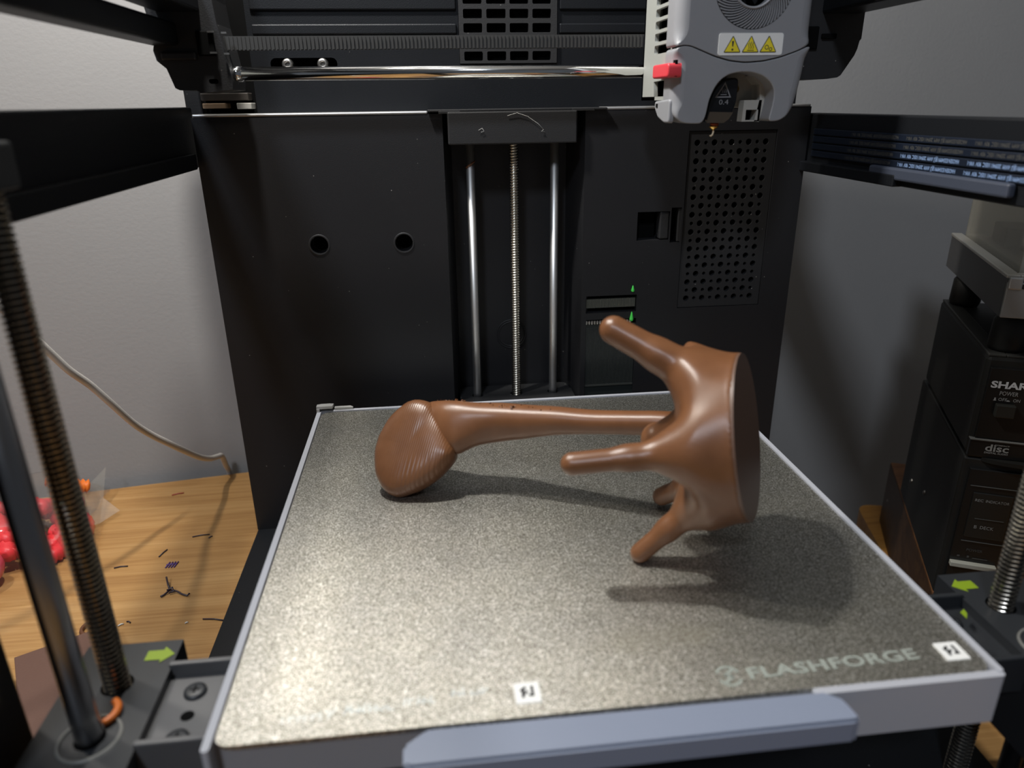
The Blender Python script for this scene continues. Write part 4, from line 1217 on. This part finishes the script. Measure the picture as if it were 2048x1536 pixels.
stext(mb, 'disc', 0.0092, F, -0.0216, 0.0118, 0.0044, 0.02); stext(mb, 'COMPACT', 0.0135, F, -0.0178, 0.0075, 0.0008, 0.02); stext(mb, 'DIGITAL AUDIO', 0.0092, F, -0.0231, 0.0118, 0.0011, 0.02)
part(mb, 'disc_emblem', mat('emblem_print', (0.26, 0.26, 0.25), 0.6), tray, 'grey compact disc emblem')
mb = MB()
mb.plate([(0.0085 + 0.040, -0.1880)] + [(0.034 + 0.0255 * math.cos(PI + PI * k / 20), -0.1880 - 0.0060 * math.sin(PI * k / 20)) for k in range(21)], [], -0.0285, -0.0262, lambda a, b, d: st(a, b, d))
part(mb, 'tray_lip', M['stereo_panel'], t)

t = thing('record_player', st(0.1, -0.12, 0.0345), 'grey record player with silver trim and clear cover on top of the stereo stack', 'record player')
part(sbox(0, FW, -0.1900, -0.055, 0.0580, 0.0795, 0, 0.0006), 'plinth', M['tt_grey'], t)
part(sbox(0.0006, FW, -0.1912, -0.1895, 0.0578, 0.0770, 0, 0.0005), 'front_panel', M['silver_plastic'], t, 'pale silver front panel')
mb = MB(); sbox(-0.0006, 0.0060, -0.1908, -0.055, 0.0792, 0.0812, 0, 0.0005, mb); sbox(0.0060, FW, -0.1908, -0.1840, 0.0792, 0.0812, 0, 0.0005, mb); part(mb, 'trim_edge', M['trim'], t, 'satin metal trim edge')
part(sbox(0.0008, 0.0072, -0.1925, -0.1895, 0.0735, 0.0800, 0, 0.0007), 'corner_clasp', mat('clasp_silver', (0.55, 0.55, 0.54), 0.3, 0.5), t)
part(sbox(0.0075, FW, -0.1922, -0.1900, 0.0740, 0.0765, 0, 0.0004), 'control_strip', M['stereo_face'], t)
part(sbox(0.014, FW - 0.01, -0.178, -0.066, 0.0455, 0.0582, 0, 0.001), 'under_body_shade', M['hole'], t)  # black underside, its near-black colour also painting the shade below the plinth
for r, tt in ((0.012, -0.072), (0.012, -0.174), (FW - 0.02, -0.072), (FW - 0.02, -0.174)):
    q = st(r, tt, 0.0345)
    mb = MB(); mb.lathe([(0.0, 0.0008), (0.0085, 0.0008), (0.0095, 0.0035), (0.0090, 0.018), (0.0050, 0.0240)], q, 'z', 20); part(mb, 'foot', M['stereo'], t)
mb = MB()
for a in ((0.0070, FW - 0.006, -0.1830, -0.1810, 0.0800, 0.1400), (0.0070, 0.0088, -0.1830, -0.0600, 0.0800, 0.1400), (0.0070, FW - 0.006, -0.0620, -0.0600, 0.0800, 0.1400), (FW - 0.008, FW - 0.006, -0.1830, -0.0600, 0.0800, 0.1400), (0.0070, FW - 0.006, -0.1830, -0.0600, 0.1385, 0.1400)):
    sbox(*a, mb=mb)
part(mb, 'dust_cover', M['acrylic'], t, 'clear acrylic dust cover')
mb = MB(); q = st(0.110, -0.118, 0.0800); mb.lathe([(0.0, 0.006), (0.080, 0.006), (0.083, 0.004), (0.083, 0.0)], (q[0], q[1], q[2]), 'z', 48); part(mb, 'platter', M['gloss'], t)
part(sbox(0.020, 0.052, -0.100, -0.070, 0.0800, 0.0920, 0, 0.001), 'tonearm_base', M['tt_grey'], t)
mb = MB(); mb.tube([st(0.036, -0.085, 0.094), st(0.036, -0.085, 0.100), st(0.050, -0.120, 0.1000), st(0.062, -0.150, 0.0960)], 0.0016, 10); part(mb, 'tonearm', M['steel'], t)

# grey board lying on the side table in front of the stack
d1 = Vector((0.857, -0.515, 0)); d2 = Vector((0.515, 0.857, 0))
def gb(a, b, z):
    q = Vector((0.2600, 0.0180, 0)) + d1 * a + d2 * b
    return (q.x, q.y, z)
t = tag(MB().box(0.0, 0.16, 0.004, 0.034, TB + 0.004, TB + 0.0150, 0, 0.0006, gb).build('grey_case', M['cover_grey']), 'flat pale grey case lying on the side table below the carriage block', 'case')
o = t
for a in (0.02, 0.14):
    mb = MB(); mb.box(a - 0.006, a + 0.006, 0.014, 0.026, TB, TB + 0.0042, 0, 0.0, gb)
    part(mb, 'rubber_foot', M['gloss'], o)

# ================================================================== left side of the table
def curve_pts(pts, k):
    out = []
    for i in range(len(pts) - 1):
        for j in range(k): out.append(cat(pts[max(i - 1, 0)], pts[i], pts[i + 1], pts[min(i + 2, len(pts) - 1)], j / k))
    return out + [pts[-1]]
cab = [(-0.2195, 0.2545, -0.175), (-0.2195, 0.2540, -0.110), (-0.2195, 0.2470, -0.0930), (-0.2196, 0.2416, -0.0825), (-0.2205, 0.2350, -0.0795), (-0.2223, 0.2232, -0.0751), (-0.2222, 0.2030, -0.0638), (-0.2249, 0.1854, -0.0500), (-0.2274, 0.1693, -0.0367), (-0.2314, 0.1522, -0.0213), (-0.2337, 0.1373, -0.0066), (-0.2364, 0.1212, 0.0133), (-0.2395, 0.1101, 0.0284), (-0.2421, 0.0984, 0.0410), (-0.2441, 0.0914, 0.0510), (-0.2475, 0.0800, 0.0680), (-0.2540, 0.0680, 0.0880), (-0.268, 0.050, 0.1050), (-0.30, 0.01, 0.10), (-0.36, -0.06, 0.0), (-0.42, -0.12, -0.0995)]
mb = MB(); mb.tube(curve_pts(cab, 6), 0.0021, 12)
tag(mb.build('power_cable', M['cable']), 'thin white cable dropping behind the back edge of the table', 'cable')

# clear bag of red and orange printed pieces
def bagfr(u, v_, h):
    """u across (left to right), v from the near to the far end"""
    q = Vector((-0.355, 0.085, 0)) + Vector((0.055, 0.012, 0)) * 0 + Vector((0.98, 0.20, 0)) * u + Vector((-0.28, 0.96, 0)) * v_
    return (q.x, q.y, TT + h)
t = thing('plastic_bag', (-0.33, 0.16, TT), 'clear plastic bag of red and orange printed pieces at left of the table', 'bag')
for o_ in (1,):
    vs, fs = [], []
    nu, nv = 30, 30
    random.seed(3)
    WX, LY = 0.092, 0.140
    for layer in (0, 1):
        for i in range(nu + 1):
            for j in range(nv + 1):
                a, b = i / nu, j / nv
                e = min(1.0, 4.5 * min(a, 1 - a)) * min(1.0, 4.5 * min(b, 1 - b))
                hgt = 0.036 * (e ** 0.6) + 0.0012 * math.sin(9 * a + 14 * b) + 0.0010 * math.sin(23 * a - 17 * b)
                vs.append(bagfr(a * WX, b * LY, max(0.0006, hgt) if layer else 0.0003))
    m_ = (nu + 1) * (nv + 1)
    for i in range(nu):
        for j in range(nv):
            q = i * (nv + 1) + j
            fs.append((m_ + q, m_ + q + nv + 1, m_ + q + nv + 2, m_ + q + 1))
    mb = MB(); mb.add(vs, fs, 0, True)
    part(mb, 'bag_body', M['film'], t)
# corner flap of the bag reaching over the table
flap = [(-0.3000, 0.2300, TT + 0.022), (-0.2960, 0.2080, TT + 0.008), (-0.2805, 0.1950, TT + 0.0040), (-0.2890, 0.1800, TT + 0.0030), (-0.3020, 0.1660, TT + 0.005), (-0.3060, 0.1900, TT + 0.018)]
mb = MB(); mb.add(flap, [(0, 1, 5), (1, 2, 3), (1, 3, 5), (3, 4, 5)], 0, False)
part(mb, 'bag_corner', M['film_corner'], t)

def segment_mesh():
    mb = MB()
    pts = [(0.016 * math.cos(a) - 0.013, 0.016 * math.sin(a), 0) for a in [(-1.1 + 2.2 * k / 22) for k in range(23)]]
    rs = [0.0046 + (0.0009 if k % 2 else -0.0010) for k in range(23)]
    rs[0], rs[-1] = 0.0018, 0.0018
    mb.tube(pts, rs, 12)
    return mb
seg_me = None
random.seed(11)
spots = [  # position, turn, tilt, orange?
    ((-0.3380, 0.1530, TT + 0.018), 0.3, 0.2, 0), ((-0.3330, 0.1420, TT + 0.016), 1.2, 0.3, 0), ((-0.3250, 0.1330, TT + 0.013), 2.3, 0.2, 0), ((-0.3350, 0.1680, TT + 0.018), 0.8, 0.5, 0),
    ((-0.3200, 0.1740, TT + 0.018), 2.0, 0.3, 0), ((-0.3060, 0.1640, TT + 0.010), 0.1, 0.3, 0), ((-0.3010, 0.1750, TT + 0.010), 1.1, 0.2, 0), ((-0.3120, 0.1790, TT + 0.020), 2.6, 0.4, 0),
    ((-0.3320, 0.1850, TT + 0.018), 1.5, 0.3, 0), ((-0.3180, 0.1950, TT + 0.022), 0.5, 0.4, 1), ((-0.3080, 0.1900, TT + 0.026), 2.9, 0.3, 1), ((-0.3600, 0.1760, TT + 0.018), 0.9, 0.3, 1), ((-0.3180, 0.1500, TT + 0.012), 1.9, 0.5, 0), ((-0.3020, 0.1530, TT + 0.0065), 0.4, 0.1, 0)]
names = {}
where = ['at left picture edge', 'second from the near end', 'lowest at the near end', 'hidden by the rod', 'in the middle', 'low beside the rod', 'farthest right', 'just under the orange ones', 'far left, half hidden', 'leftmost at the back', 'on top of the heap', 'at the left picture edge', 'half under the heap', 'lying low by the film']
for k, (p, tz, tx, orange) in enumerate(spots):
    o = segment_mesh().build('printed_piece', M['orange'] if orange else M['pinkred']) if seg_me is None or orange else bpy.data.objects.new('printed_piece', seg_me)
    if not orange and seg_me is None:
        seg_me = o.data
    elif not orange:
        COL.objects.link(o)
    # mesh was built at the world origin raised by Z0
    if orange or k == 0:
        for q in o.data.vertices: q.co.z -= Z0
    o.location = (p[0], p[1], p[2] + Z0)
    o.rotation_euler = (tx, 0.3 * math.sin(k), tz)
    tag(o, ('ridged orange printed piece in the clear bag, ' if orange else 'ridged red printed piece in the clear bag, ') + where[k], 'printed piece', 'printed pieces in the clear bag')
mb = MB(); mb.lathe([(0.0, 0.012)] + [(0.012 * math.sin(PI * k / 14), 0.012 * math.cos(PI * k / 14)) for k in range(1, 14)] + [(0.0, -0.012)], (-0.3300, 0.1180, TT + 0.0135), 'z', 24)
tag(mb.build('pink_ball', mat('pink_gloss', (0.60, 0.05, 0.10), 0.15)), 'glossy pink red ball in the near end of the clear bag', 'ball')

# brown card box behind the left carriage block
cbx = Vector((-0.2694, 0.0341, 0)); e1 = Vector((0.88, 0.475, 0)).normalized(); e2 = Vector((0.475, -0.88, 0)).normalized()
def cfr(a, b, z):
    q = cbx + e1 * a + e2 * b
    return (q.x, q.y, z)
t = thing('card_box', (-0.25, 0.03, TT), 'low brown card box on the table left of the printer', 'box')
part(MB().box(0.0, 0.040, 0.0, 0.075, TT, TT + 0.0125, 0, 0.0, cfr), 'box_tray', M['card_edge'], t)
part(MB().box(-0.0004, 0.0404, -0.0004, 0.0754, TT + 0.0126, TT + 0.0140, 0, 0.0004, cfr), 'box_lid', M['leather'], t, 'paler brown lid')
mb = MB(); mb.lathe([(0.0058, 0.0), (0.0072, 0.0003), (0.0076, 0.0014), (0.0072, 0.0025), (0.0058, 0.0028), (0.0055, 0.0014), (0.0058, 0.0)], (-0.2478, 0.0690, TT), 'z', 36)
tag(mb.build('brown_ring', M['card_edge']), 'small brown ring on the table behind the carriage block', 'ring')

# orange curl on the left carriage block
mb = MB(); mb.tube([(-0.1590 + 0.0042 * math.cos(a) - 0.0030, -0.0915 + 0.0042 * math.sin(a) * 1.2, -0.0106) for a in [(-1.15 + 2.3 * k / 12) for k in range(13)]], 0.0013, 10)
tag(mb.build('orange_curl', mat('orange_scrap', (0.48, 0.12, 0.015), 0.45)), 'orange curved plastic scrap on the left carriage block', 'scrap')

# scraps of filament on the table
def scrap(pts, r, mt, name, label, grp='filament scraps on the table'):
    mb = MB()
    for p in pts:
        mb.tube([(x, y, TT + z) for x, y, z in p], r, 6)
    return tag(mb.build(name, mt), label, 'scrap', grp)
scrap([[(-0.2215, 0.1087, 0.0040), (-0.2190, 0.1030, 0.0022), (-0.2165, 0.0985, 0.0018)], [(-0.2165, 0.0985, 0.0018), (-0.2190, 0.0955, 0.0008), (-0.2205, 0.0935, 0.0010)], [(-0.2165, 0.0985, 0.0018), (-0.2120, 0.0970, 0.0014), (-0.2085, 0.0945, 0.0008), (-0.2050, 0.0925, 0.0010), (-0.2040, 0.0940, 0.0014)], [(-0.2180, 0.0975, 0.0022), (-0.2150, 0.0990, 0.0030), (-0.2140, 0.0970, 0.0018), (-0.2165, 0.0960, 0.0012)]], 0.00055, M['scrap'], 'filament_knot', 'dark three-armed filament knot on the table left of the printer')
mb = MB()
for k in range(4):
    x = -0.2275 + 0.0017 * k
    mb.tube([(x, 0.1240, TT + 0.0005), (x + 0.0010, 0.1300, TT + 0.0005)], 0.0004, 6)
mb.tube([(-0.2278, 0.1270, TT + 0.0006), (-0.2215, 0.1278, TT + 0.0006)], 0.0004, 6)
tag(mb.build('purple_scrap', M['purple']), 'small purple zigzag scrap on the table above the filament knot', 'scrap', 'filament scraps on the table')
for pa, pb, mt, lab in (
    ((-0.2209, 0.1583), (-0.2100, 0.1600), M['scrap'], 'thin straight dark thread lying nearest the printer'),
    ((-0.2095, 0.1555), (-0.2075, 0.1575), M['scrap'], 'tiny dark crumb beside the cable shadow'),
    ((-0.2357, 0.1370), (-0.2330, 0.1450), M['scrap'], 'thin dark thread above the purple scrap'),
    ((-0.1900, 0.0700), (-0.1770, 0.0670), M['scrap'], 'short black straight thread near the carriage arm'),
    ((-0.2440, 0.0790), (-0.2425, 0.0745), M['redscrap'], 'red brown crumb beside the left lead screw'),
    ((-0.2325, 0.0733), (-0.2300, 0.0720), M['scrap'], 'black crumb right of the left lead screw'),
    ((-0.2360, 0.0700), (-0.2335, 0.0715), M['white_scrap'], 'whitish crumb right of the left lead screw'),
    ((-0.1990, 0.0675), (-0.1975, 0.0680), M['white_scrap'], 'whitish crumb near the carriage arm'),
    ((-0.2600, 0.1280), (-0.2520, 0.1290), M['scrap'], 'dark thread just right of the left lead screw, midway'),
    ((-0.2530, 0.2190), (-0.2450, 0.2215), M['redscrap'], 'red thread near the back edge of the table')):
    scrap([[(pa[0], pa[1], 0.0005), ((pa[0] + pb[0]) / 2, (pa[1] + pb[1]) / 2 + 0.0006, 0.0006), (pb[0], pb[1], 0.0005)]], 0.0004, mt, 'filament_scrap', lab)

for o in bpy.data.objects:
    if '_at' in o: del o['_at']
